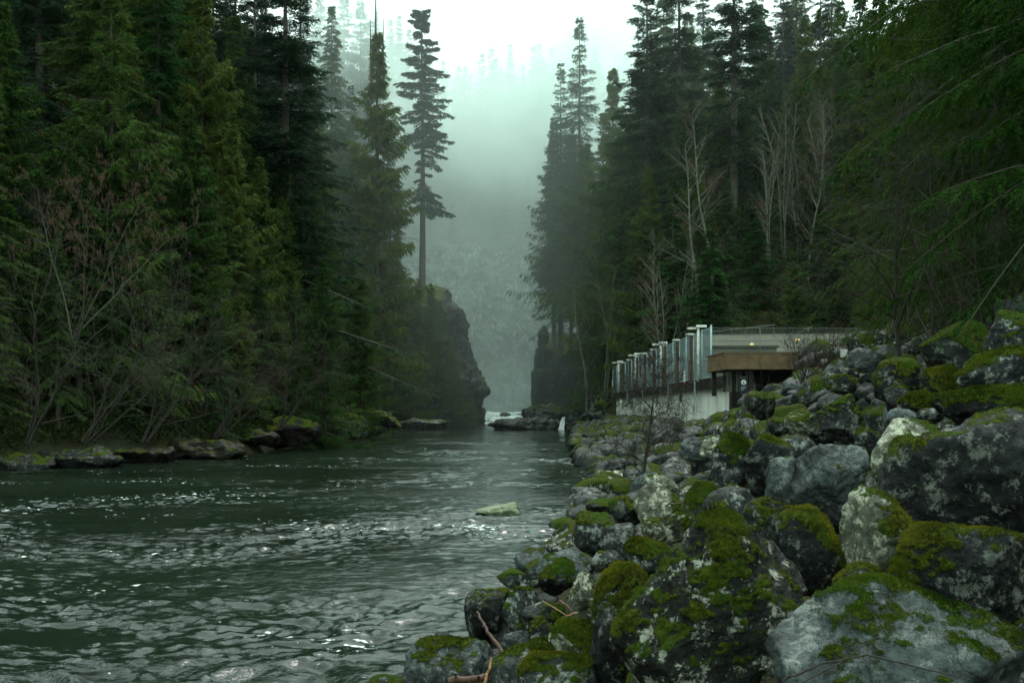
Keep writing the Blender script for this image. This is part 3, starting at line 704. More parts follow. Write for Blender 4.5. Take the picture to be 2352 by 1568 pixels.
# the little waterfall on the right
def waterfall():
    x0, _, z1 = P(1296, 958, 139.); rs = np.random.RandomState(2); V, F = [], []
    r = empty('small_waterfall', (x0, 139, 0), 'thin white waterfall dropping into the river beside the flat ledge', 'waterfall')
    nu, nv = 14, 40; u = np.linspace(-1, 1, nu); v = np.linspace(0, 1, nv); U, Vv = np.meshgrid(u, v)
    x = U * (.20 + .30 * Vv) * .8 - .5 * Vv + .12 * noise3(np.stack([U.ravel() * 6, Vv.ravel() * 2, U.ravel() * 0], 1)).reshape(U.shape)
    y = -1.3 * Vv - .2 * np.cos(U * 5) + .12 * np.sin(U * 17); z = 1.75 * (1 - Vv ** 1.6)
    i = np.arange(nu * nv).reshape(nv, nu); F = np.stack([i[:-1, :-1].ravel(), i[:-1, 1:].ravel(), i[1:, 1:].ravel(), i[1:, :-1].ravel()], 1)
    obj('falling_water', mesh_np('falling_water', np.stack([x.ravel(), y.ravel(), z.ravel()], 1), F), FOAM, r)
FOAM = plain('white_water', (.75, .82, .80), .5, 0, .3, 5)
waterfall()

# ------------------------------------------------------------------ conifers
def conifer(seed, style, H=30., R=4.5, cb=.08, nb=170, nt=22, nl=12, leaf=(.42, .13), gaps=.0, top=.7, lean=0, zlo=0., zhi=1., limb=1.):
    rs = np.random.RandomState(seed)
    t = cb + (1 - cb) * np.sort(rs.uniform(0, 1, nb) ** .92); t = t[(t >= zlo) & (t <= zhi)]; nb = len(t)
    az = np.cumsum(np.full(nb, 2.39996)) + rs.normal(0, .5, nb); u = (1 - t) / (1 - cb)
    L = R * np.clip(u ** top, .05, 1) * (.45 + .70 * rs.uniform(0, 1, nb) ** .8)
    lump = noise3(np.stack([np.cos(az) * 1.3, np.sin(az) * 1.3, t * H / R * .9 + seed], 1)); L *= 1 + .75 * lump * np.clip(u * 4, .3, 1)
    if gaps: L *= np.where(noise3(np.stack([np.cos(az) * 1., np.sin(az) * 1., t * H * .35 + seed * 2], 1)) < (gaps - .6) - 1.5 * (u < .22), .22, 1)
    L = np.maximum(L, .25)
    bowx = lean * np.sin(t * 3.0); B = np.stack([bowx, 0 * t, t * H], 1)
    d0 = np.stack([np.cos(az), np.sin(az), 0 * az], 1)
    if style == 'cedar': a0, c0, droop, ang = .10 - .5 * u, .10 + .0 * u, .95, .9
    elif style == 'fir': a0, c0, droop, ang = .22 - .45 * u, .14 + .14 * u, .30, .95
    else: a0, c0, droop, ang = .05 - .25 * u, .32 + 0 * u, .38, .85
    a0 = a0 + rs.normal(0, .12, nb)
    def axis(s):    # s (nb, k) -> points
        z = a0[:, None] * s - c0[:, None] * s * s + (.28 * s ** 3 if style == 'cedar' else .10 * s ** 3)
        return B[:, None] + d0[:, None] * (L[:, None] * s)[..., None] + np.stack([0 * z, 0 * z, z * L[:, None]], -1)
    ss = np.linspace(0, 1, 5); A = axis(np.tile(ss, (nb, 1)))
    wr = limb * (.012 + .013 * L)[:, None] * (1 - .85 * ss[None])
    segs = np.concatenate([np.concatenate([A[:, k], A[:, k + 1], wr[:, k:k + 1], wr[:, k + 1:k + 2]], 1) for k in range(4)])
    s = np.clip(np.linspace(.10, 1, nt)[None] + rs.normal(0, .03, (nb, nt)), .05, 1.0)
    Tp = axis(s); eps = axis(np.clip(s + .03, 0, 1.05)) - Tp; bd = eps / (np.linalg.norm(eps, axis=2)[..., None] + 1e-9)
    side = np.where(np.arange(nt) % 2 == 0, 1, -1)[None] * np.ones((nb, 1))
    perp = np.cross(bd, np.array([0, 0, 1.])); perp /= np.linalg.norm(perp, axis=2)[..., None] + 1e-9
    td = bd * math.cos(ang) + perp * (side * math.sin(ang))[..., None] + rs.normal(0, .13, (nb, nt, 3))
    td[..., 2] -= droop * rs.uniform(.5, 1.3, (nb, nt)); td /= np.linalg.norm(td, axis=2)[..., None]
    tl = (L[:, None] * .30 * (1.12 - s) + .06 * R) * rs.uniform(.6, 1.25, (nb, nt))
    q = np.linspace(.08, 1, nl)[None, None] * np.ones((nb, nt, 1)) + rs.normal(0, .03, (nb, nt, nl))
    p = Tp[:, :, None] + td[:, :, None] * (tl[..., None] * q)[..., None]; p[..., 2] -= (.22 if style == 'cedar' else .08) * tl[..., None] * q * q
    s2 = np.where(np.arange(nl) % 2 == 0, 1, -1)[None, None] * np.ones((nb, nt, 1))
    tp = np.cross(td, np.array([0, 0, 1.])); tp /= np.linalg.norm(tp, axis=2)[..., None] + 1e-9
    ld = td[:, :, None] * .75 + tp[:, :, None] * (s2 * .62)[..., None] + rs.normal(0, .20, (nb, nt, nl, 3))
    ld[..., 2] -= droop * .35; ld /= np.linalg.norm(ld, axis=3)[..., None]
    sd = np.cross(ld, rs.normal(0, .45, (nb, nt, nl, 3)) + np.array([0, 0, 1.])); sd /= np.linalg.norm(sd, axis=3)[..., None] + 1e-9
    ll = leaf[0] * rs.uniform(.6, 1.3, (nb, nt, nl))[..., None]; wd = leaf[1] * rs.uniform(.6, 1.2, (nb, nt, nl))[..., None] * .5
    keep = rs.uniform(0, 1, (nb, nt, nl)) < np.clip(L / (.55 * R), .22, 1)[:, None, None]
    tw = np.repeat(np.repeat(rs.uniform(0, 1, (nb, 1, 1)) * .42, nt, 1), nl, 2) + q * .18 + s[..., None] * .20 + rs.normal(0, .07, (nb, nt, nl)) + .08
    if style == 'cedar': tw = np.where(np.repeat(rs.uniform(0, 1, (nb, nt, 1)), nl, 2) < .035, 1.0, np.minimum(tw, .9))
    p, ld, sd, ll, wd, tw = (a[keep] for a in (p, ld, sd, ll, wd, tw))
    T = np.stack([p - sd * wd * .4, p + ld * ll * .45 - sd * wd, p + ld * ll, p + ld * ll * .5 + sd * wd], 1)
    n = len(T); me = mesh_np('crown', T.reshape(-1, 3), np.arange(4 * n).reshape(-1, 4), False)
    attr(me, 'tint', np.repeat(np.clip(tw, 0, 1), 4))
    # trunk with its limbs
    k = 14; tz = np.linspace(-.03, .985, k); r0 = .0125 * H
    tr = np.stack([lean * np.sin(np.maximum(tz, 0) * 3.0), 0 * tz, tz * H], 1); rr = r0 * (1 - tz * .95) * np.where(tz < .03, 1.25, 1)
    tv, tf = tubes(np.concatenate([tr[:-1], tr[1:], rr[:-1, None], rr[1:, None]], 1), 8)
    lv, lf = tubes(segs, 3)
    mt = mesh_np('trunk', np.concatenate([tv, lv]), np.concatenate([tf, lf + len(tv)]))
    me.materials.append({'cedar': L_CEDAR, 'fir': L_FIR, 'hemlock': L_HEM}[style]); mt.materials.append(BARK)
    return me, mt, H

CL, FL, HL = (.27, .080), (.25, .070), (.25, .072)
PR = {
 'cedar': [conifer(1, 'cedar', 30, 5.4, .02, 210, 32, 20, CL, top=.8), conifer(2, 'cedar', 30, 6.2, .03, 200, 34, 20, CL, top=.75, gaps=.12),
           conifer(9, 'cedar', 30, 4.6, .16, 200, 32, 20, CL, gaps=.30, top=.85), conifer(15, 'cedar', 30, 5.6, .26, 190, 34, 20, CL, gaps=.2, top=.7)],
 'fir': [conifer(3, 'fir', 34, 5.0, .12, 170, 32, 18, FL, gaps=.2, top=.85), conifer(4, 'fir', 34, 4.4, .30, 140, 32, 18, FL, gaps=.36, top=.75), conifer(14, 'fir', 34, 5.0, .10, 260, 28, 16, FL, top=.72)],
 'hemlock': [conifer(5, 'hemlock', 30, 5.4, .04, 200, 32, 20, HL, gaps=.1, top=.75), conifer(6, 'hemlock', 30, 4.8, .18, 185, 32, 20, HL, gaps=.25, top=.8)],
 'young': [conifer(7, 'hemlock', 11, 3.6, .02, 130, 24, 16, (.20, .06), top=.85), conifer(8, 'cedar', 11, 3.0, .02, 130, 24, 16, (.20, .06), top=.85)],
 'spire': [conifer(10, 'fir', 30, 4.8, .03, 100, 16, 8, (.7, .26), top=1.0), conifer(12, 'fir', 30, 5.6, .06, 80, 16, 8, (.7, .26), top=.8, gaps=.3), conifer(13, 'hemlock', 30, 6.0, .03, 90, 16, 8, (.7, .26), top=.8, gaps=.3)],
}
KIND = {'cedar': ('cedar_tree', 'cedar'), 'fir': ('fir_tree', 'fir tree'), 'hemlock': ('hemlock_tree', 'hemlock'), 'young': ('young_conifer', 'young conifer'), 'spire': ('fir_tree', 'fir tree')}
TREES = []; rt = random.Random(21)
def tree(kind, x, y, H, var=None, label=None, group='conifers of the gorge', wide=1., zone='', sink=.4, mesh=None, base=None):
    cr, tk, H0 = mesh or PR[kind][rt.randrange(len(PR[kind])) if var is None else var]
    z = (g(x, y) if base is None else base) - sink; nm, cat = KIND[kind]
    r = empty(nm, (x, y, z), label or 'x', cat, group, rt.uniform(0, 6.28)); s = H / H0; r.scale = (s * wide, s * wide, s)
    for me in (cr, tk):
        c = bpy.data.objects.new(me.name.split('.')[0], me); C.objects.link(c); c.parent = r
    px = CX + x / y * FOC
    if not label:
        if 'hillside' in zone: zone += ' above the fence' if px < 1640 else ' above the plank bin' if px < 1900 else ' behind near conifers'
        elif 'left forest' in zone or 'left shore' in zone: zone += ' at frame edge' if px < 300 else ' above bare alders' if px < 580 else ' by the dark fir' if px < 760 else ' near the gorge'
        sz = '' if 'far ridge' in zone or 'gorge wall' in zone else 'tall ' if H > 30 else 'middling ' if H > 19 else 'short '
        TREES.append({'o': r, 'l': f'{sz}{cat} {zone}', 'px': px})
    return r
def tree_px(kind, px, top, Y, **k):
    x = (px - CX) / FOC * Y; z = CAMZ + (HY - top) / FOC * Y; return tree(kind, x, Y, z - (g(x, Y) if k.get('base') is None else k['base']) + .4, **k)

# the trees one can single out
lone = conifer(78, 'fir', 52, 4.2, .47, 130, 32, 22, (.36, .13), gaps=.40, top=.38, lean=.5)
tree_px('fir', 966, 14, 178, mesh=lone, label='lone tall fir with bare lower trunk and ragged crown standing on the left gorge cliff')
def spike_cedar():
    r = tree_px('cedar', 866, 62, 146, var=2, wide=1.0, label='big yellow-green cedar with dead spiky tops against the mist, left of the lone fir')
    segs = [(.2, 0, 27.5, .2, 0, 32.5, .13, .03), (-.5, .2, 26.5, -.6, .2, 30.8, .10, .02), (.9, 0, 26, 1.0, 0, 30.2, .10, .02)]
    v, f = tubes(segs, 5); obj('dead_top', mesh_np('dead_top', v, f), BARK, r)
spike_cedar()
tree_px('fir', 655, -150, 92, var=0, wide=1.5, label='dark broad fir whose drooping boughs stand out against the mist at upper left')
tree_px('hemlock', 762, 12, 176, var=1, label='grey-green hemlock half lost in mist behind the spiky-topped cedar')
tree_px('fir', 806, 190, 176, var=0, label='short dark fir in the mist between two taller trees left of the spiky cedar')
tree_px('cedar', 912, 530, 158, var=0, label='slim cedar at the foot of the spiky-topped cedar beside the gorge mist')
tree_px('cedar', 745, 590, 76, var=0, wide=1.15, label='bright yellow-green cedar standing forward on the left shore')
tree_px('cedar', 830, 640, 92, var=1, wide=1.1, label='bright cedar on the left shore at the right end of the forest wall')
tree_px('cedar', 960, 640, 168, var=0, wide=1.1, label='cedar growing down the face of the left gorge cliff under the lone fir')
tree_px('cedar', 1035, 770, 172, var=1, wide=.9, label='bushy small cedar on the left gorge cliff nearest the rock nose')
tree_px('cedar', 905, 700, 160, var=1, wide=1.1, label='dark cedar at the left foot of the gorge cliff')
for px, top, Y in ((940, 790, 163), (985, 760, 170), (1010, 850, 171), (1060, 880, 174), (925, 860, 158), (1085, 905, 176), (970, 900, 167)):
    tree_px('cedar', px, top, Y, var=1, wide=1.3, zone='low on the face of the left gorge cliff', group='conifers of the gorge')
for px, top, Y, b in ((935, 800, 161, 1), (962, 770, 163.5, 4), (985, 700, 165, 9), (1003, 790, 166.5, 5), (1022, 850, 169, 3), (1042, 800, 171.5, 6), (1060, 868, 173.5, 3), (1012, 690, 169, 15), (990, 650, 171, 19), (948, 660, 166, 14)):
    tree_px('young', px, top, Y, var=1, wide=1.1, base=b, zone='rooted on the left gorge cliff face', group='conifers of the gorge')
for px, top, Y in ((700, 160, 150), (728, 250, 156), (776, 230, 165), (815, 330, 160), (842, 400, 168), (896, 330, 172)):
    tree_px('hemlock', px, top, Y, zone='in mist beside the spiky-topped cedar', group='conifers of the gorge')
tree_px('fir', 1331, 44, 180, var=2, base=14.5, wide=.85, label='tall pointed fir, highest tree above the right gorge cliff')
tree_px('fir', 1288, 146, 184, var=2, base=15, wide=.8, label='pointed fir just left of the tallest one above the right gorge cliff')
tree_px('cedar', 1272, 270, 186, var=3, wide=.8, base=15, label='leftmost cedar on the right bank, hanging over the gorge opening')
tree_px('cedar', 1312, 300, 180, var=3, wide=.8, base=14, label='cedar directly below the two pointed firs on the right bank')
tree_px('cedar', 1408, 146, 158, var=2, wide=.9, label='pale yellowish cedar top right of the two pointed firs')
tree_px('fir', 1486, -35, 130, var=1, wide=1.25, label='dark fir with layered boughs against the white sky, first of the skyline firs')
tree_px('fir', 1560, -110, 128, var=0, wide=1.2, label='dark dense fir against the white sky, second of the skyline firs')
tree_px('fir', 1686, -160, 118, var=1, wide=1.35, label='fir with a straight black trunk showing against gaps of white sky')
tree_px('young', 1632, 520, 92, var=0, wide=1.0, label='young conifer with feathery drooping boughs behind the fence')
tree_px('young', 1822, 575, 88, var=1, wide=.95, label='young bright green conifer behind the building roof')
tree_px('young', 1735, 500, 99, var=0, wide=1.2, label='dark young conifer between the two lighter young conifers')
tree_px('young', 1890, 480, 96, var=0, wide=1.2, label='bushy young conifer at the foot of the pale bare alders')
tree_px('cedar', 1392, 720, 130, var=0, wide=.9, label='small yellowish conifer on the rock bank left of the fence end')
tree_px('cedar', 1362, 660, 152, var=0, wide=.7, label='low cedar on the bank above the small waterfall')

def fill(zone, pts, kinds, H, group):
    for (x, y) in pts:
        if abs(CX + x / y * FOC - 1176) > 1176 + 3.5 / y * FOC: continue
        tree(rt.choice(kinds), x, y, rt.uniform(*H), zone=zone, group=group, wide=rt.uniform(.9, 1.15))
LG = 'conifers of the left forest wall'
fill('low in the left forest', [(xL(Y) - rt.uniform(2.6, 4), Y) for Y in (47, 52, 57, 62, 67.5, 72, 80, 87, 94, 101, 110, 119, 128, 138)], ['cedar', 'cedar', 'hemlock'], (15, 21), LG)
fill('in the middle of the left forest', [(xL(Y) - rt.uniform(7, 10), Y + rt.uniform(-2, 2)) for Y in (50, 57, 64, 70, 77, 85, 93, 102, 111, 121, 132, 143)], ['cedar', 'hemlock', 'cedar', 'fir'], (27, 34), LG)
fill('high in the left forest', [(xL(Y) - rt.uniform(14, 19), Y + rt.uniform(-3, 3)) for Y in (60, 69, 78, 88, 98, 109, 120, 131, 142)], ['hemlock', 'fir', 'cedar'], (34, 41), LG)
fill('on the upper left forest', [(xL(Y) - rt.uniform(25, 32), Y + rt.uniform(-4, 4)) for Y in (80, 92, 105, 118, 131, 145)], ['hemlock', 'fir', 'cedar'], (35, 44), LG)
fill('at the top of the left forest', [(xL(Y) - rt.uniform(38, 50), Y + rt.uniform(-4, 4)) for Y in (100, 108, 116, 124, 132, 140, 148)], ['hemlock', 'fir'], (36, 44), LG)
fill('over left shore ledges', [(xL(Y) - rt.uniform(1.2, 2.2), Y) for Y in (48, 50.5, 54, 58, 61, 65, 69, 74, 79, 83, 90, 97)], ['cedar', 'hemlock'], (9, 14), LG)
fill('amid left forest', [(xL(Y) - rt.uniform(3, 7), Y) for Y in (49, 54.5, 60, 66, 75, 84, 91, 98, 106)], ['cedar'], (20, 27), LG)
for px, top, Y in ((400, -150, 112), (450, -160, 118), (490, -140, 104), (540, -170, 120), (585, -120, 110), (610, -160, 126), (690, -90, 120), (520, -80, 128), (600, -40, 140), (700, 5, 205), (735, -30, 215), (790, -20, 222), (828, 5, 232), (850, 40, 236)):
    tree_px('fir', px, top, Y, zone='on the misty upper left ridge', group=LG)
RG = 'conifers of the right hillside'
for px, top, Y, kd in ((1345, 330, 165, 'cedarh'), (1385, 260, 168, 'fir'), (1440, 250, 140, 'cedar'), (1475, 200, 150, 'hemlock'), (1520, 180, 134, 'cedar'), (1560, 260, 120, 'hemlock'),
                      (1600, 110, 142, 'hemlock'), (1430, 420, 128, 'cedar'), (1490, 380, 118, 'cedar'), (1545, 400, 110, 'hemlock'), (1600, 330, 112, 'cedar'), (1650, 190, 128, 'cedar'),
                      (1720, 150, 132, 'cedar'), (1765, 60, 126, 'hemlock'), (1800, -60, 138, 'fir'), (1850, 30, 124, 'cedar'), (1885, -90, 132, 'fir'), (1930, 0, 120, 'hemlock'), (1975, -60, 112, 'cedar'),
                      (2020, -20, 100, 'cedar'), (1670, 400, 108, 'hemlock'), (1740, 330, 116, 'hemlock'), (1960, 200, 106, 'hemlock'), (2060, 100, 90, 'cedar'), (2110, -50, 84, 'hemlock'),
                      (2170, -80, 76, 'hemlock'), (2240, -100, 70, 'cedar'), (2320, -100, 64, 'hemlock'), (1395, 470, 144, 'cedar'), (1372, 430, 160, 'cedarh'), (1440, 480, 132, 'cedar'), (1500, 480, 126, 'hemlock'), (1590, 450, 120, 'cedar'), (1640, 440, 116, 'hemlock'), (1470, 120, 168, 'cedar'), (1525, -20, 156, 'hemlock'), (1615, -50, 150, 'fir'), (1735, -70, 146, 'hemlock'), (1830, -70, 142, 'cedar'), (1910, -60, 136, 'hemlock'), (1560, 150, 150, 'cedar'), (1650, 110, 144, 'cedar'), (1770, 170, 136, 'cedar'), (1530, 60, 160, 'hemlock'), (1580, 20, 165, 'cedar'), (1630, 60, 158, 'hemlock'), (1690, 40, 160, 'cedar'), (1740, 20, 150, 'cedar'), (1790, 110, 140, 'hemlock'), (1840, 120, 134, 'cedar'), (1900, 110, 128, 'hemlock'), (1950, 60, 130, 'cedar'), (2000, 20, 122, 'cedar'), (2050, -20, 112, 'hemlock'), (1590, 230, 134, 'cedar'), (1460, 330, 136, 'hemlock'), (1500, 260, 146, 'cedar'), (1620, 290, 124, 'cedar'), (1710, 250, 124, 'cedar'), (1870, 230, 118, 'cedar'), (1960, 300, 100, 'cedar'), (1420, 340, 152, 'cedar'), (1390, 380, 158, 'cedarh'), (1700, 440, 112, 'cedar'), (1530, 300, 140, 'cedar'), (1680, 260, 132, 'hemlock'), (1820, 200, 126, 'cedar'), (1450, 560, 120, 'hemlock'),
                      (1780, 420, 108, 'hemlock'), (1860, 350, 112, 'hemlock'), (1920, 420, 98, 'hemlock'), (2000, 430, 88, 'cedar'), (2080, 400, 76, 'hemlock'), (2160, 300, 66, 'cedar'), (2270, 250, 58, 'hemlock'),
                      (1560, 540, 104, 'young'), (2010, 560, 84, 'young'), (2110, 560, 70, 'young'), (2210, 520, 58, 'young'), (2320, 500, 50, 'young')):
    tree_px(kd[:5] if kd[0] == 'c' else kd, px, top, Y, var=3 if kd == 'cedarh' else None, base=11. if kd == 'cedarh' else None, zone={'c': 'on the right hillside', 'f': 'on the right hillside', 'h': 'on the right hillside', 'y': 'below the right hillside'}[kd[0]], group=RG, wide=rt.uniform(.9, 1.2))
# firs on the misty ridge and on the gorge wall behind
fr = random.Random(4)
for i in range(64):
    Y = fr.uniform(346, 376); px = 840 + i * 10.5 + fr.uniform(-6, 6); x = (px - CX) / FOC * Y
    tree('spire', x, Y, fr.uniform(20, 34), zone='faint in the mist on the far ridge', group='firs on the far ridge')
for i in range(90):
    Y = fr.uniform(303, 345); px = fr.uniform(930, 1290); x = (px - CX) / FOC * Y
    tree('spire', x, Y, fr.uniform(14, 26), zone='on the slope above the gorge wall', group='firs above the gorge wall')

# ------------------------------------------------------------------ bare trees and shrubs
def bare(seed, H, stems=1, spread=.25, r0=.09, levels=3, kids=7, ratio=.42, wander=.10, gravity=0., side=(0, 0), first=.25, up=.5, fine=1.):
    rs = np.random.RandomState(seed); main, twig = [], []
    def grow(p, d, L, r, lev):
        n = max(3, int(5 - lev)) + (4 if lev == 0 else 0); pts = [np.array(p, float)]; d = np.array(d, float)
        for i in range(n):
            d = d + rs.normal(0, wander * (1 + .5 * lev), 3); d[2] += (-gravity if lev > 0 else .04) * (i / n); d /= np.linalg.norm(d)
            pts.append(pts[-1] + d * L / n)
        for i in range(n):
            a, b = r * (1 - .85 * i / n), r * (1 - .85 * (i + 1) / n)
            (main if lev < 2 else twig).append((*pts[i], *pts[i + 1], a, b))
        if lev >= levels: return
        for k in range(kids if lev == 0 else max(3, int(kids * .75 * fine))):
            f = first + (1 - first) * (k + rs.uniform(0, 1)) / kids if lev == 0 else rs.uniform(.15, 1)
            f = min(f, .99); j = int(f * n); q = pts[j] + (pts[j + 1] - pts[j]) * (f * n - j); dd = pts[j + 1] - pts[j]; dd /= np.linalg.norm(dd)
            a = rs.uniform(0, 6.28); o = np.cross(dd, [math.cos(a), math.sin(a), .3]); o /= np.linalg.norm(o)
            nd = dd * up + o * (1 - up * .4); nd[2] += .12; nd /= np.linalg.norm(nd)
            grow(q, nd, L * ratio * rs.uniform(.6, 1.15) * (1.15 - .6 * f if lev == 0 else 1), max(.0035, r * .42 * (1 - .5 * f)), lev + 1)
    for s in range(stems):
        a = rs.uniform(0, 6.28); q = spread * rs.uniform(.3, 1) if stems > 1 else 0
        grow((rs.normal(0, .12 * (stems > 1)), rs.normal(0, .12 * (stems > 1)), -.25), (math.cos(a) * q + side[0], math.sin(a) * q + side[1], 1), H * rs.uniform(.8, 1.05), r0 * rs.uniform(.7, 1.1), 0)
    return np.array(main), np.array(twig)
def bare_tree(name, geo, loc, m1, m2, label, cat, group=None, rz=0., s=1., r=(5, 3), fat=1.):
    e = empty(name, loc, label, cat, group, rz); e.scale = (s, s, s)
    mn, tw = geo; mn, tw = mn.copy(), tw.copy(); mn[:, 6:] *= fat; tw[:, 6:] *= fat * (1.7 if 'hillside' in (group or '') else 1.)
    v, f = tubes(mn, r[0]); obj('trunk', mesh_np('trunk', v, f), m1, e)
    v, f = tubes(tw, r[1]); obj('twigs', mesh_np('twigs', v, f), m2, e); return e
def at(px, py, Y, dz=0):
    x, y, z = P(px, py, Y); return (x, y, z + dz)
def foot(px, Y): x = (px - CX) / FOC * Y; return (x, Y, g(x, Y))
AG = [bare(31, 20, 3, .10, .16, 3, 15, .24, .05, up=.85, first=.35), bare(32, 20, 1, .1, .17, 3, 17, .26, .05, up=.75, first=.3), bare(33, 18, 4, .16, .12, 3, 14, .25, .05, up=.8, first=.3)]
for px, top, Y, k, mm, lab in (
    (1805, 225, 112, 0, TWIG_GREY, 'cluster of tall pale alder trunks, the whitest on the right hillside'),
    (1836, 250, 114, 2, TWIG_BROWN, 'bare alder clump just right of the whitest pale trunks'),
    (1880, 170, 120, 1, TWIG_BROWN, 'bare tree with reddish top against the dark firs'),
    (1905, 230, 112, 0, TWIG_BROWN, 'bare pale alder in the middle of the brown bare group'),
    (1968, 190, 112, 2, TWIG_BROWN, 'bare multi-stemmed alder right of the brown bare group'),
    (1640, 262, 108, 1, TWIG_BROWN, 'single bare birch-like tree with forking crown above the fence'),
    (1527, 520, 98, 2, TWIG_BROWN, 'bare brown tree with fan of twigs above the fence'),
    (1572, 570, 94, 1, TWIG_GREY, 'thin pale bare trunk right of the fan-shaped bare tree'),
    (1432, 620, 126, 2, TWIG_BROWN, 'bare bush-like tree clump behind the far end of the fence'),
    (1478, 640, 118, 0, TWIG_BROWN, 'slim bare saplings behind the middle of the fence'),
    (1765, 250, 108, 2, TWIG_BROWN, 'bare clump left of the whitest pale trunks'),
    (1936, 205, 116, 0, TWIG_BROWN, 'tall brown-topped alder between two bare clumps'),
    (2005, 230, 104, 1, TWIG_BROWN, 'bare alder at the right end of the bare grove'),
    (1858, 300, 104, 1, TWIG_BROWN, 'bare alder standing lowest in the bare grove'),
    (1500, 560, 108, 1, TWIG_BROWN, 'slim bare tree left of the fan-shaped bare tree'),
    (1395, 640, 124, 0, TWIG_BROWN, 'bare tree clump nearest the gorge behind the fence end'),
    (1348, 620, 134, 1, TWIG_GREY, 'thin pale bare trunk on the bank left of the fence'),
    (1612, 330, 102, 1, TWIG_GREY, 'slender pale pole of a tree left of the forking birch-like one')):
    fx = foot(px, Y); H = CAMZ + (HY - top) / FOC * Y - fx[2]
    bare_tree('bare_tree', AG[k], (fx[0], fx[1], fx[2]), BARK_PALE, mm, lab, 'bare tree', 'bare trees of the right hillside', rt.uniform(0, 6), H / 20., fat=1.15)
# left: arching lichened alders leaning over the water
LB = [bare(41, 9, 4, .55, .07, 3, 10, .44, .13, .12, (.4, -.2), up=.7, first=.12, fine=1.0), bare(42, 8, 5, .6, .06, 3, 9, .46, .14, .16, (.55, -.25), up=.7, first=.1, fine=1.0)]
for px, py, Y, k, s, lab, mt in ((60, 985, 47, 0, 1.25, 'leafless lichened alder arching over the water at the left edge', TWIG_GREY), (200, 980, 48.5, 1, 1.25, 'leafless alder with drooping twigs, second from the left edge', TWIG_GREY),
                             (330, 985, 52, 0, 1.15, 'leafless brown-twigged alder leaning right from the left shore', TWIG_RED), (500, 975, 58, 1, 1.15, 'leafless shrub trailing long arched branches over the ledge', TWIG_RED),
                             (640, 965, 66, 0, 1.0, 'leafless shrub in front of the bright cedars on the left shore', TWIG_RED)):
    bare_tree('leaning_alder', LB[k], at(px, py, Y, -.4), TWIG_DARK, mt, lab, 'bare tree', 'leafless alders of the left shore', rt.uniform(-.3, .3), s, fat=.75)
def catkin_shrub():
    geo = bare(47, 10, 5, .5, .06, 4, 8, .40, .10, .07, (.3, -.1), up=.75, first=.3, fine=.7)
    e = bare_tree('catkin_alder', geo, at(170, 700, 50, -1.5), TWIG_GREY, TWIG_RED, 'leafless alder hung with reddish catkins in the left forest wall', 'bare tree', 'leafless alders of the left shore', 0, .95, fat=1.0)
    rs = np.random.RandomState(3); tw = geo[1]; i = rs.choice(len(tw), 3400); p = tw[i, 3:6]; L = rs.uniform(.08, .17, 3400)
    s = np.concatenate([p, p - np.stack([0 * L, 0 * L, L], 1), np.full((3400, 1), .014), np.full((3400, 1), .010)], 1)
    v, f = tubes(s, 3); obj('catkins', mesh_np('catkins', v, f), CATKIN, e)
catkin_shrub()
# foreground saplings on the right bank
bare_tree('bare_sapling', bare(51, 4.4, 1, 0, .038, 3, 24, .46, .05, .0, (.02, 0), up=.45, first=.12, fine=.7), at(1472, 1118, 31), TWIG_DARK, TWIG_DARK, 'bare dark sapling growing among the boulders in front of the white wall', 'sapling', None, .4, 1, fat=2.0)
bare_tree('bare_shrub', bare(52, 2.3, 4, .55, .014, 2, 6, .4, .06, 0, up=.6, first=.25), at(1745, 1015, 24), TWIG_DARK, TWIG_DARK, 'thin bare shrub before the right end of the white wall', 'shrub', None, 0, 1)
bare_tree('bare_shrub', bare(53, 1.9, 4, .5, .012, 2, 6, .4, .06, 0, up=.6, first=.25), at(1560, 1010, 34), TWIG_GREY, TWIG_DARK, 'low bare shrub before the middle of the white wall', 'shrub', None, 0, 1.1)
for px, lab in ((1845, 'reddish twiggy bush growing over the right end of the plank bin'), (1905, 'brown twiggy bush between the plank bin and the silver boulder')):
    bare_tree('twiggy_bush', bare(54 + px, 1.9, 16, .7, .016, 3, 7, .38, .10, 0, up=.6, first=.15, fine=.8), at(px, 858, 36, -.1), TWIG_RED, TWIG_RED, lab, 'bush', None, 0, 1.15, fat=1.2)
bare_tree('bare_sapling', bare(61, 6.6, 1, 0, .055, 3, 20, .62, .05, .02, (.02, 0), up=.25, first=.03, fine=.6), at(2068, 800, 23, -.3), TWIG_DARK, TWIG_DARK, 'tall bare sapling with long horizontal branches in front of the bright hemlock', 'sapling', None, 1.2, 1)
bare_tree('bare_sapling', bare(62, 6.0, 1, 0, .045, 3, 16, .55, .05, .02, (-.04, 0), up=.25, first=.05, fine=.6), at(2140, 800, 22, -.3), TWIG_DARK, TWIG_DARK, 'second bare sapling just right of the one with long horizontal branches', 'sapling', None, .2, 1)
bare_tree('bare_shrub', bare(63, 3.4, 7, .6, .02, 3, 7, .4, .08, 0, up=.6, first=.2), at(2270, 760, 20, -.4), TWIG_RED, TWIG_RED, 'tangle of brown twigs behind the mossy skyline boulders', 'shrub', None, 0, 1.2)
bare_tree('bare_shrub', bare(64, 3.0, 6, .6, .02, 3, 7, .4, .08, 0, up=.6, first=.2), at(2190, 775, 22, -.4), TWIG_RED, TWIG_RED, 'bare brown shrub left of the twig tangle on the upper right skyline', 'shrub', None, 0, 1.1)

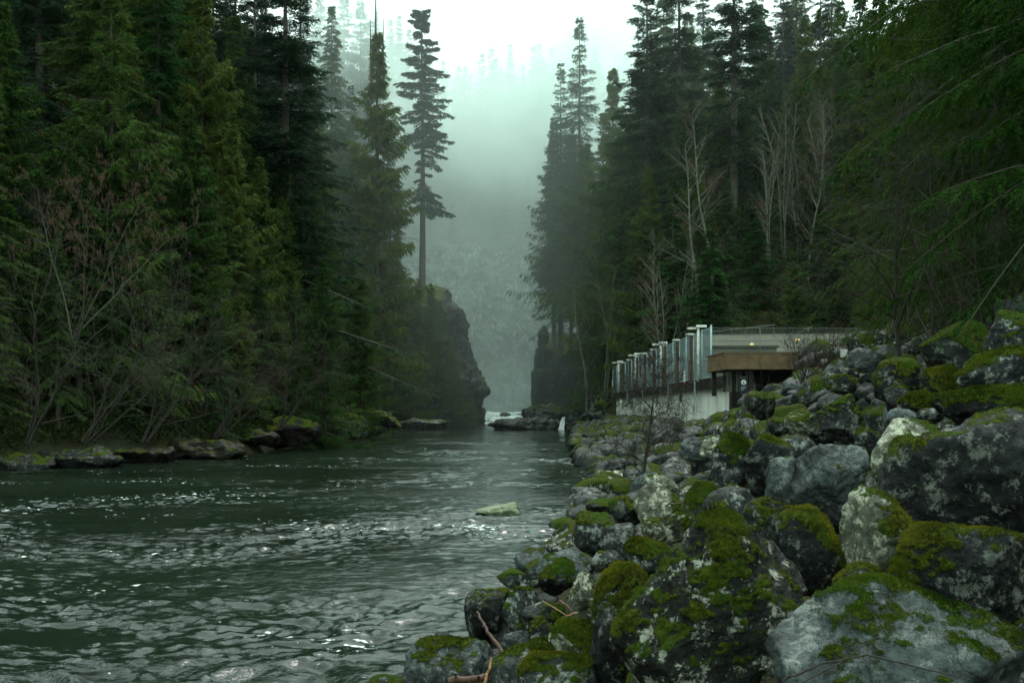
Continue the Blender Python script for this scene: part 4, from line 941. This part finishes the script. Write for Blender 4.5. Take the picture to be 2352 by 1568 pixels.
# near hemlocks whose boughs fill the upper right
NH = [conifer(91, 'hemlock', 22, 4.8, .06, 260, 44, 42, (.115, .026), top=.45, zhi=.85, limb=.4), conifer(92, 'cedar', 22, 4.6, .05, 240, 42, 40, (.12, .028), top=.5, zhi=.85, limb=.4)]
for me, mt, _ in NH: me.materials[0] = L_NEAR
for px, Y, k, H, lab in ((2500, 20, 0, 24, 'nearest hemlock, its bright green boughs filling the upper right corner'), (2290, 26, 1, 25, 'bright green conifer second nearest at right, hanging behind the bare saplings'),
                         (2150, 38, 0, 23, 'bright green hemlock behind the tall bare sapling'), (2330, 34, 1, 27, 'dark conifer filling the gap at the right edge behind the nearest hemlock')):
    fx = foot(px, Y); tree('hemlock', fx[0], Y, H, label=lab, group='near conifers at right', mesh=NH[k], sink=.6, wide=.8)

unique_labels(TREES, ('conifer',), ('far ridge', 'gorge wall'))

# undergrowth: masses of leaves and twigs nobody could count
def undergrowth(name, pts, seed, size, per, m, label):
    rs = np.random.RandomState(seed); p0 = np.array(pts); n = len(p0)
    r = rs.uniform(.6, 1.5, (n, 1, 1)) * size; d = rs.normal(size=(n, per, 3)); d[..., 2] = np.abs(d[..., 2]) * .9
    d /= np.linalg.norm(d, axis=2)[..., None]; p = p0[:, None] + d * r * rs.uniform(.35, 1, (n, per, 1))
    ld = d * .6 + rs.normal(0, .5, (n, per, 3)); ld /= np.linalg.norm(ld, axis=2)[..., None]
    sd = np.cross(ld, rs.normal(size=(n, per, 3))); sd /= np.linalg.norm(sd, axis=2)[..., None] + 1e-9
    ll = size * .30 * rs.uniform(.5, 1.3, (n, per, 1)); T = np.stack([p, p + ld * ll * .5 - sd * ll * .22, p + ld * ll, p + ld * ll * .5 + sd * ll * .22], 2).reshape(-1, 4, 3)
    me = mesh_np(name, T.reshape(-1, 3), np.arange(4 * len(T)).reshape(-1, 4), False)
    tint = np.clip(np.repeat(rs.uniform(0, 1, (n, 1)), per, 1) * .7 + rs.uniform(0, .33, (n, per)), 0, 1); attr(me, 'tint', np.repeat(tint.ravel(), 4))
    tag(obj(name, me, m), label, 'undergrowth', kind='stuff')
ur = np.random.RandomState(8); pts = []
for _ in range(5200):
    Y = ur.uniform(42, 165); x = xL(Y) - .8 - ur.uniform(0, 1) ** 1.6 * 34
    if abs(x) < .56 * Y + 2: pts.append((x, Y, g(x, Y) - .1))
undergrowth('undergrowth', pts, 1, .95, 44, L_UNDER, 'dark bushy undergrowth covering the slope of the left forest')
pts = []
for _ in range(6200):
    Y = ur.uniform(84, 185); x = xR(Y) + 3 + ur.uniform(0, 1) * 70
    if x < .56 * Y + 2 and (Y > 121 or x > 13.5): pts.append((x, Y, g(x, Y) - .1))
for _ in range(1500):
    Y = ur.uniform(24, 84); x = ur.uniform(max(17.5, .30 * Y), 50)
    if x < .56 * Y + 2 and (Y < 50 or x > 31): pts.append((x, Y, g(x, Y) - .1))
undergrowth('undergrowth', pts, 2, .9, 40, L_UNDER, 'brown and green undergrowth covering the right hillside')
pts = []
for _ in range(5200):
    Y = ur.uniform(290, 345); x = ur.uniform(-60, 45); pts.append((x, Y, g(x, Y) - .4))
undergrowth('undergrowth', pts, 3, 1.9, 30, L_UNDER, 'misty scrub on the slope above the gorge wall')

# ------------------------------------------------------------------ hatchery deck, fence, plank bin, buildings
X0, Z0, Z1 = 12.0, 4.85, 7.85
def facility():
    w = empty('retaining_wall', (12.15, 85, 2), 'long streaked white concrete wall under the fenced deck', 'wall')
    MB().box(.22, .7, -32.4, 33, -1.8, 2.35).build('wall_face', CONC, w)
    # the wall leans out a little at its foot, as the photo shows, with formwork joints
    j = MB(); [j.box(.212, .22, -32.3 + 4.9 * k, -32.28 + 4.9 * k, -1.7, 2.3) for k in range(14)]; j.build('joints', DARKW, w)
    d = empty('timber_deck', (12, 85, Z0), 'dark mossy timber deck edge running along the top of the white wall', 'deck')
    rs = random.Random(3); f = MB(); y = -32.6
    while y < 33:
        L = rs.uniform(.22, .34); dz = rs.uniform(-.05, .05); f.box(-.02 + rs.uniform(-.02, .02), .06, y, y + L - .015, -.62 + dz, -.02 + dz * .3); y += L
    f.build('fascia_board', FASCIA, d)
    MB().box(.07, 3.2, -32.6, 33, -.5, -.05).build('deck_slab', DARKW, d)
    for k, yy in enumerate((-20, -14.5, -9, -3.2, 6, 12, 18, 24)):
        MB().box(-.10, -.03, yy, yy + .16, -1.5 + .2 * (k % 3), -.1).build('hanging_post', DARKW if k % 2 else GALV, d)
    for yy in (22.5, 10.8):
        MB().bar((-.2, yy, -1.65), (-.2, yy, -.9), .17, n=10).build('pipe_stub', WHITEP, d)
    # chain-link fence along the deck and its return
    fe = empty('chain_link_fence', (12, 85, Z0), 'tall chain-link fence on galvanised posts along the deck above the white wall', 'fence')
    pid = 0
    ys = [-25, -22.2, -19.2, -16.5, -13.7, -10.9, -8, -5.2, -2.3, .6, 3.4, 6.2, 9, 11.8, 14.6, 17.5, 20.3, 23.1, 26, 29, 33]
    for k, yy in enumerate(ys):
        tp = 3.02 + (.10 if k in (0, 20) else 0)
        MB().bar((0, yy, -.1), (0, yy, tp), .045 if k % 2 else .06, n=8).bar((0, yy, tp), (0, yy, tp + .06), .075, .02, n=8).build('fence_post', GALV, fe, True)
    MB().bar((0, -25, 3.0), (0, 33, 3.0), .03, n=6).build('top_rail', GALV, fe, True)
    MB().bar((0, -25, 1.05), (0, -22.2, 1.25), .025, n=6).bar((0, -25, .02), (0, 33, .02), .02, n=6).build('lower_rail', GALV, fe, True)
    def mesh_panel(parent, a, b, h, step, r):
        a, b = np.array(a, float), np.array(b, float); L = np.linalg.norm(b - a); e = (b - a) / L; S = []
        for sgn in (1, -1):
            t = -h
            while t < L + h:
                s0, s1 = (t, t + h) if sgn > 0 else (t + h, t)
                z0, z1 = 0., h
                # clip to the panel
                q0, q1 = s0, s1; 
                if q0 == q1: continue
                lo = max(0, min(q0, q1)); hi = min(L, max(q0, q1))
                if hi > lo + .02:
                    fz = lambda s: z0 + (z1 - z0) * (s - q0) / (q1 - q0)
                    n = (0.006 if sgn > 0 else -.006)
                    S.append((*(a + e * lo + [n * e[1], n * e[0], fz(lo)]), *(a + e * hi + [n * e[1], n * e[0], fz(hi)]), r, r))
                t += step
        v, f = tubes(S, 3); return obj('wire_mesh', mesh_np('wire_mesh', v, f), WIRE if parent.location.y == 85 else DARKG, parent)
    for k in range(0, 20): mesh_panel(fe, (0, ys[k] + .05, 0), (0, ys[k + 1] - .05, 0), 2.97, .13, .0085)
    # return fence to the right
    f2 = empty('chain_link_fence', (12.05, 60, Z0), 'chain-link fence facing the river in front of the low building', 'fence')
    for k in range(4): MB().bar((2.9 * (k + 1), 0, -.1), (2.9 * (k + 1), 0, 3.0), .028, n=8).build('fence_post', DARKG, f2, True)
    MB().bar((0, 0, 2.98), (11.6, 0, 2.94), .018, n=6).build('top_rail', DARKG, f2, True)
    for k in range(4): mesh_panel(f2, (2.9 * k + .06, 0, 0), (2.9 * (k + 1) - .05, 0, 0), 2.93, .15, .007)
    f3 = empty('low_rail_fence', (16.0, 40, 4.55), 'low galvanised rail fence on the skyline behind the silver boulder', 'fence')
    pts = [(-2.25, 0, 1.15), (.6, 2, 1.3), (3.4, 4, 1.45), (6.2, 6, 1.55)]
    for p in pts: MB().bar((p[0], p[1], -.3), p, .05, n=8).bar(p, (p[0], p[1], p[2] + .06), .07, .02, n=8).build('fence_post', GALV, f3, True)
    r = MB(); [r.bar((pts[i][0], pts[i][1], pts[i][2] - .06), (pts[i + 1][0], pts[i + 1][1], pts[i + 1][2] - .06), .035, n=6) for i in range(3)]; r.build('top_rail', GALV, f3, True)
    f4 = empty('chain_link_fence', (25.2, 84, g(27, 84) + .1), 'chain-link fence on the wooded slope behind the building', 'fence')
    for k in range(4): MB().bar((k * 1.75 - .4, 0, -.4), (k * 1.75 - .4, 0, 2.1), .04, n=6).bar((k * 1.75 - .4, 0, 2.1), (k * 1.75 - .25, -.3, 2.35), .02, n=4).build('fence_post', GALV, f4, True)
    MB().bar((-.4, 0, 2.05), (4.85, 0, 2.0), .025, n=6).build('top_rail', GALV, f4, True)
    mesh_panel(f4, (-.35, 0, 0), (4.8, 0, 0), 2.0, .2, .006)
    # lamp posts standing along the fence
    for k, (y, side) in enumerate(((63.4, 0), (79.4, 0), (95.6, 0), (111, 0))):
        p = empty('lamp_post', (11.86, y, Z0 - .15), f'white post with flat double lamp on top by the fence, {["nearest", "second nearest", "third nearest", "farthest"][k]} of the four', 'lamp post', 'white lamp posts along the fence')
        MB().bar((0, 0, 0), (0, 0, 3.42), .095, .085, n=10).build('post', WHITEP, p, True)
        MB().box(-.12, .52, -.14, .14, 3.43, 3.58).build('lamp_head', WHITE, p, bevel=.02)
        MB().box(-.68, -.14, -.12, .12, 3.30, 3.43).build('lamp_head', WHITEP, p, bevel=.02)
    for k, y in enumerate((65.8, 71.3, 77, 82.9, 88.6, 94.2, 100.5, 106.6)):
        nth = ['nearest', 'second', 'third', 'fourth', 'fifth', 'sixth', 'seventh', 'farthest'][k]
        p = empty('capped_post', (11.84, y, Z0 - .2), f'rust-brown wooden post with a pale flat cap by the fence, {nth} of the row', 'post', 'brown capped posts along the fence')
        MB().box(-.09, .09, -.09, .09, 0, 3.15).build('post', RUST, p, bevel=.012)
        MB().box(-.17, -.135, -.09, .09, 0, 1.5).build('splice_plank', RUST, p)
        MB().box(-.34, .16, -.16, .16, 3.16, 3.28).build('cap', WHITEP, p, bevel=.02)
    # plank bin
    b = empty('plank_bin', (10.67, 50, 4.95), 'long brown bin of horizontal planks raised on posts at the deck end', 'plank bin')
    for k in range(6):
        z = k * .136; MB().box(.06, 5.1, -.015 + .006 * (k % 2), .045, z, z + .126).build('plank', PLANKM, b, bevel=.008)
        MB().box(-.015 + .008 * (k % 2), .045, .06, 4.3, z, z + .126).build('plank', PLANKM, b, bevel=.008)
    MB().box(-.03, .06, -.03, .06, 0, .83).build('corner_post', PLANKM, b)
    MB().box(-.05, 5.15, -.05, .12, .832, .872).box(-.05, .12, .122, 4.35, .832, .872).build('cap_board', PLANKM, b)
    MB().box(.05, 5.1, .05, 4.3, -.03, .0).build('floor_board', DARKW, b)
    for x, y in ((1.3, .25), (3.6, .25), (.2, 4.0)): MB().box(x, x + .22, y, y + .2, -1.3, -.03).build('leg', DARKW, b)
    k_ = empty('under_bin_boards', (11.2, 50.9, 3.5), 'dark timber cribbing with pale boards in the shade under the plank bin', 'cribbing')
    MB().box(.6, 6.2, 2.6, 3.2, -.6, 1.42).build('shade_panel', DARKW, k_)  # dark panel painted in place of the open shaded gap under the bin
    rs = random.Random(5)
    for i in range(9): MB().box(-.25 + i * .17, -.25 + i * .17 + .12, .7 + i * .02, .75 + i * .02, .35, 1.40).build('upright_board', CONC2 if i % 3 else DARKW, k_)
    s = empty('warning_sign', (*at(1708, 905, 49)[:2], at(1708, 905, 49)[2]), 'black sign with a white round emblem at the right end of the white wall', 'sign')
    MB().box(-.20, .20, -.02, .02, 0, .86).build('board', BLACK, s, bevel=.008)
    e = MB(); n = 28; e.poly([(.125 * math.sin(2 * math.pi * i / n), -.024, .58 + .125 * math.cos(2 * math.pi * i / n)) for i in range(n)][::-1]); e.build('emblem', WHITE, s)
    e = MB(); e.bar((.0, -.03, .65), (.0, -.03, .64), .024, n=8)
    for a, c in (((0, .625), (-.02, .55)), ((-.02, .55), (-.06, .49)), ((-.02, .55), (.03, .50)), ((.03, .5), (.025, .47)), ((0, .61), (.05, .57)), ((0, .61), (-.05, .56))): e.bar((a[0], -.03, a[1]), (c[0], -.03, c[1]), .011, n=5)
    e.build('walking_figure', BLACK, s)
    e = MB(); [e.box(-.13, .13 - q * .05, -.027, -.023, .34 - q * .05, .362 - q * .05) for q in (0, 1, 2, 3)]; e.build('lettering', GALV, s)
    for x, y, lab in ((1572, 872, 'small white and red marker board on the deck edge'), (1404, 884, 'small white board at the far end of the deck edge')):
        Y = 11.85 * FOC / (x - CX); Y = min(Y, 117.5); m_ = empty('marker_board', (11.85, Y, P(x, y, Y)[2] - .35), lab, 'marker')
        MB().box(-.03, .03, -.16, .16, .22, .95).build('white_panel', WHITE, m_, bevel=.006); MB().box(-.03, .03, -.16, .16, .0, .21).build('red_panel', REDP, m_, bevel=.006)
    # buildings
    bl = empty('hatchery_building', (14.4, 74, Z0), 'long low building with an olive roof behind the chain-link fence', 'building')
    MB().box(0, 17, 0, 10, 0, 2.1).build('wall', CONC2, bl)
    r = MB(); r.poly([(-.3, -.7, 2.12), (17.4, -.7, 2.30), (17.4, 5, 4.1), (-.3, 5, 3.9)]); r.poly([(17.4, 10.4, 2.3), (-.3, 10.4, 2.12), (-.3, 5, 3.9), (17.4, 5, 4.1)])
    r.poly([(-.3, -.7, 2.12), (-.3, 5, 3.9), (-.3, 10.4, 2.12)]); rf = r.build('roof', ROOF, bl)
    sm = MB(); [sm.bar((-.3, -.7 + 5.7 * t, 2.15 + 1.78 * t), (17.4, -.7 + 5.7 * t, 2.33 + 1.8 * t), .03, n=4) for t in (.0, .33, .66, 1)]; sm.build('roof_seam', DARKG, rf)
    for x in (9.2, 12.0):
        w_ = MB().box(x, x + 1.3, -.03, .05, 1.0, 1.75).build('window', GLASS, bl); fm = MB()
        for q in (0, .62, 1.24): fm.box(x + q - .04, x + q + .04, -.07, -.035, .95, 1.8)
        fm.box(x - .04, x + 1.28, -.075, -.072, .93, .99).box(x - .04, x + 1.28, -.075, -.072, 1.76, 1.82); fm.build('frame', WHITE, w_)
    MB().box(1.2, 1.9, -.04, .0, 1.2, 1.7).build('vent', DARKW, bl)
    c = empty('concrete_block_building', (14.0, 70, Z0), 'pale concrete block hut with a vent behind the fence corner', 'building')
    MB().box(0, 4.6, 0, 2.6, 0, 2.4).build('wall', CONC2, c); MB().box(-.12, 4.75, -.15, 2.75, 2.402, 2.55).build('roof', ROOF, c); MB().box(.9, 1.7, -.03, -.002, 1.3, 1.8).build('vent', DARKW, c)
    c = empty('concrete_block_building', (16.2, 122, Z0 + .2), 'pale concrete building glimpsed through trees beyond the fence', 'building')
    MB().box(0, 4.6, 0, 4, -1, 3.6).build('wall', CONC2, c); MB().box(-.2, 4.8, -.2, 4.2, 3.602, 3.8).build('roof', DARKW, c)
    t = empty('tarpaulin_canopy', (21.0, 66, Z0), 'dark arched canopy at the right end of the building', 'canopy'); q = MB()
    for i in range(8):
        a0, a1 = math.pi * i / 8, math.pi * (i + 1) / 8
        q.poly([(2.4 - 2.4 * math.cos(a0), 0, 1.75 + .55 * math.sin(a0)), (2.4 - 2.4 * math.cos(a1), 0, 1.75 + .55 * math.sin(a1)), (2.4 - 2.4 * math.cos(a1), 4, 1.75 + .55 * math.sin(a1)), (2.4 - 2.4 * math.cos(a0), 4, 1.75 + .55 * math.sin(a0))])
    q.build('canopy_sheet', DARKROOF, t)
    for x in (0.05, 4.75): MB().bar((x, 0, 0), (x, 0, 1.75), .05, n=6).build('leg', GALV, t)
    for px, py, Y, lab in ((1727, 789, 69.6, 'small lit lamp over the pale hut'), (1832, 778, 66, 'lit yellow lamp hanging before the olive roof')):
        l_ = empty('lit_lamp', at(px, py, Y), lab, 'lamp'); MB().bar((0, 0, -.10), (0, 0, .02), .17, .10, n=12).build('lamp_shade', LAMP, l_, True); MB().bar((0, 0, .03), (0, 0, .5), .02, n=5).build('stem', GALV, l_)
    h = empty('stair_railing', (17.0, 78, 9.1), 'thin metal railing climbing above the building roof', 'railing')
    for x, z in ((-1.2, -.1), (.2, .05), (1.3, .18), (2.4, .3), (3.5, .42)): MB().bar((x, 0, z - 1.3), (x, 0, z), .022, n=5).build('rail_post', DARKG, h)
    MB().bar((-1.3, 0, -.1), (3.6, 0, .42), .022, n=5).build('handrail', DARKG, h); MB().bar((4.6, 0, -.6), (6.6, 0, .35), .022, n=5).build('stair_rail', DARKG, h)
    w_ = empty('white_notice_board', (*at(1947, 830, 37)[:2], at(1947, 830, 37)[2]), 'white board standing by the low rail fence', 'sign')
    MB().box(-.26, .0, -.02, .02, 0, .45).build('board', WHITE, w_, bevel=.01); MB().box(-.15, -.11, .025, .06, -.9, .4).build('leg', GALV, w_)
    l_ = empty('ladder', at(1375, 948, 123), 'small pale yellow ladder on the bank beyond the wall end', 'ladder')
    for x in (-.28, .28): MB().bar((x, 0, -.3), (x, .3, 1.7), .04, n=5).build('rail', YELLOW, l_)
    for k in range(4): MB().bar((-.28, .05 + .07 * k, .1 + .42 * k), (.28, .05 + .07 * k, .1 + .42 * k), .03, n=5).build('rung', YELLOW, l_)
    v = empty('covered_boat', (17.2, 44, 5.1), 'pale blue-white tarpaulin covered shape behind the low rail fence', 'tarpaulin')
    bb = MB(); bb.poly([(-2.2, 0, 0), (2.2, 0, 0), (1.9, .2, .9), (-1.9, .2, .75)]); bb.poly([(-1.9, .2, .75), (1.9, .2, .9), (1.7, 1.6, .9), (-1.7, 1.6, .8)]); bb.poly([(-2.2, 1.8, 0), (-2.2, 0, 0), (-1.9, .2, .75), (-1.7, 1.6, .8)]); bb.poly([(2.2, 0, 0), (2.2, 1.8, 0), (1.7, 1.6, .9), (1.9, .2, .9)])
    bb.build('cover', GALV, v)
facility()

# ------------------------------------------------------------------ driftwood on the bank
def stick(name, pts, r0, r1, m, label, n=7, grp=None):
    rs = np.random.RandomState(len(label)); S = [Vector(p) for p in pts]; segs = []; k = 7
    P_ = []
    for i in range(len(S) - 1):
        for j in range(k): P_.append(S[i].lerp(S[i + 1], j / k) + Vector(rs.normal(0, r0 * .25, 3)))
    r0, r1 = r0 * .62, r1 * .62; P_.append(S[-1]); N = len(P_) - 1
    for i in range(N): segs.append((*P_[i], *P_[i + 1], r0 + (r1 - r0) * i / N, r0 + (r1 - r0) * (i + 1) / N))
    v, f = tubes(segs, n); o = obj(name, mesh_np(name, v, f), m); tag(o, label, 'driftwood', grp); return o
stick('driftwood_log', [at(1290, 1440, 9.6), at(1338, 1432, 9.9)], .075, .06, WOODR, 'broken red-brown log lying in a gap between boulders', 10)
stick('split_stick', [at(1292, 1420, 9.5), at(1312, 1410, 9.5), at(1328, 1404, 9.55)], .016, .010, WOODP, 'pale splintered stick across the broken red log')
stick('split_stick', [at(1300, 1425, 9.4), at(1345, 1417, 9.5)], .010, .007, WOODR, 'thin straight stick pointing right from the broken red log')
stick('split_stick', [at(1247, 1380, 9.9), at(1278, 1398, 9.7), at(1300, 1412, 9.5)], .008, .006, WOODP, 'thin pale twig leaning up left from the broken log')
stick('dead_branch', [at(1290, 1380, 9.9), at(1306, 1395, 9.7), at(1318, 1412, 9.6)], .022, .012, WOODR, 'red-brown branch leaning on the tall pale boulder above the log')
stick('split_stick', [at(1328, 1418, 9.4), at(1334, 1440, 9.3)], .018, .013, WOODP, 'short curled pale piece of bark beside the broken log')
stick('dead_branch', [at(1096, 1405, 9.6), at(1120, 1450, 9.3), at(1160, 1503, 9.0)], .020, .034, WOODR, 'dark curved branch standing in front of the lone dark boulder')
stick('split_stick', [at(1113, 1572, 7.6), at(1128, 1508, 7.7)], .022, .012, WOODP, 'upright pale orange splintered stick at the bottom edge')
stick('driftwood_log', [at(1035, 1560, 8.4), at(1120, 1552, 8.4)], .055, .045, WOODR, 'wet dark red log lying at the bottom edge beside the water')
stick('dead_branch', [at(1530, 1160, 14.0), at(1575, 1152, 14.2)], .025, .015, WOODR, 'short reddish stick caught on the pale triangular boulder')
stick('root', [at(1800, 1560, 4.3), at(1900, 1520, 4.2), at(1990, 1502, 4.2), at(2100, 1530, 4.3), at(2230, 1560, 4.2)], .008, .004, TWIG_DARK, 'thin dark root trailing across the broad grey boulder', 5)
stick('root', [at(1830, 1572, 4.2), at(1930, 1520, 4.25), at(2010, 1462, 4.3)], .006, .003, TWIG_DARK, 'thin twig rising over the broad grey boulder', 5)

# ------------------------------------------------------------------ air: thin haze everywhere, a denser bank of mist in the gorge
def haze_mat(name, dens, col):
    m = bpy.data.materials.new(name); m.use_nodes = True; nt = m.node_tree; nt.nodes.remove(nt.nodes['Principled BSDF'])
    v = nt.nodes.new('ShaderNodeVolumePrincipled'); v.inputs['Density'].default_value = dens; v.inputs['Color'].default_value = (*col, 1)
    nt.links.new(v.outputs[0], nt.nodes['Material Output'].inputs['Volume']); return m
h = MB().box(-260, 260, -45, 450, -4, 165).build('haze', haze_mat('haze_air', .00003, (.78, .95, .87))); tag(h, kind='stuff')
def mist(loc, size, dens, label, seed, wispy=True, rot=0.):
    D, F = ico(4)
    o = obj('mist', mesh_np('mist', D * np.array(size), F)); o.location = loc; o.rotation_euler = (0, rot, 0); tag(o, label, 'mist', kind='stuff')
    m = haze_mat('mist_air', dens, (.87, .98, .94)); o.data.materials.append(m); n, l = m.node_tree.nodes, m.node_tree.links
    # thins out towards its rim, with wisps
    mp = n.new('ShaderNodeMapping'); mp.inputs['Scale'].default_value = tuple(1 / q for q in size); l.new(objco(n), mp.inputs[0])
    ln = n.new('ShaderNodeVectorMath'); ln.operation = 'LENGTH'; l.new(mp.outputs[0], ln.inputs[0])
    f = rng(n, l, ln.outputs['Value'], .15, 1., 1., 0.)
    if wispy: f = mth(n, l, 'MULTIPLY', f, rng(n, l, nz(n, l, objco(n), 3.6 / max(size), 5, .62), .38, .60, .05, 2.1))
    l.new(mth(n, l, 'MULTIPLY', f, dens), n['Principled Volume'].inputs['Density'])
mist((14, 250, 40), (190, 178, 98), .0036, 'thin mist filling the gorge and the valley behind it', 4, False)
mist((12, 280, 92), (84, 58, 36), .032, 'bright bank of mist drifting across the gorge below the far ridge', 2)
mist((-36, 198, 78), (30, 14, 15), .045, 'drift of mist behind the tall trees of the left bank', 6, True, math.radians(-25))
mist((-1, 248, 2), (34, 30, 20), .010, 'pale spray hanging over the rapids in the gorge', 9, False)
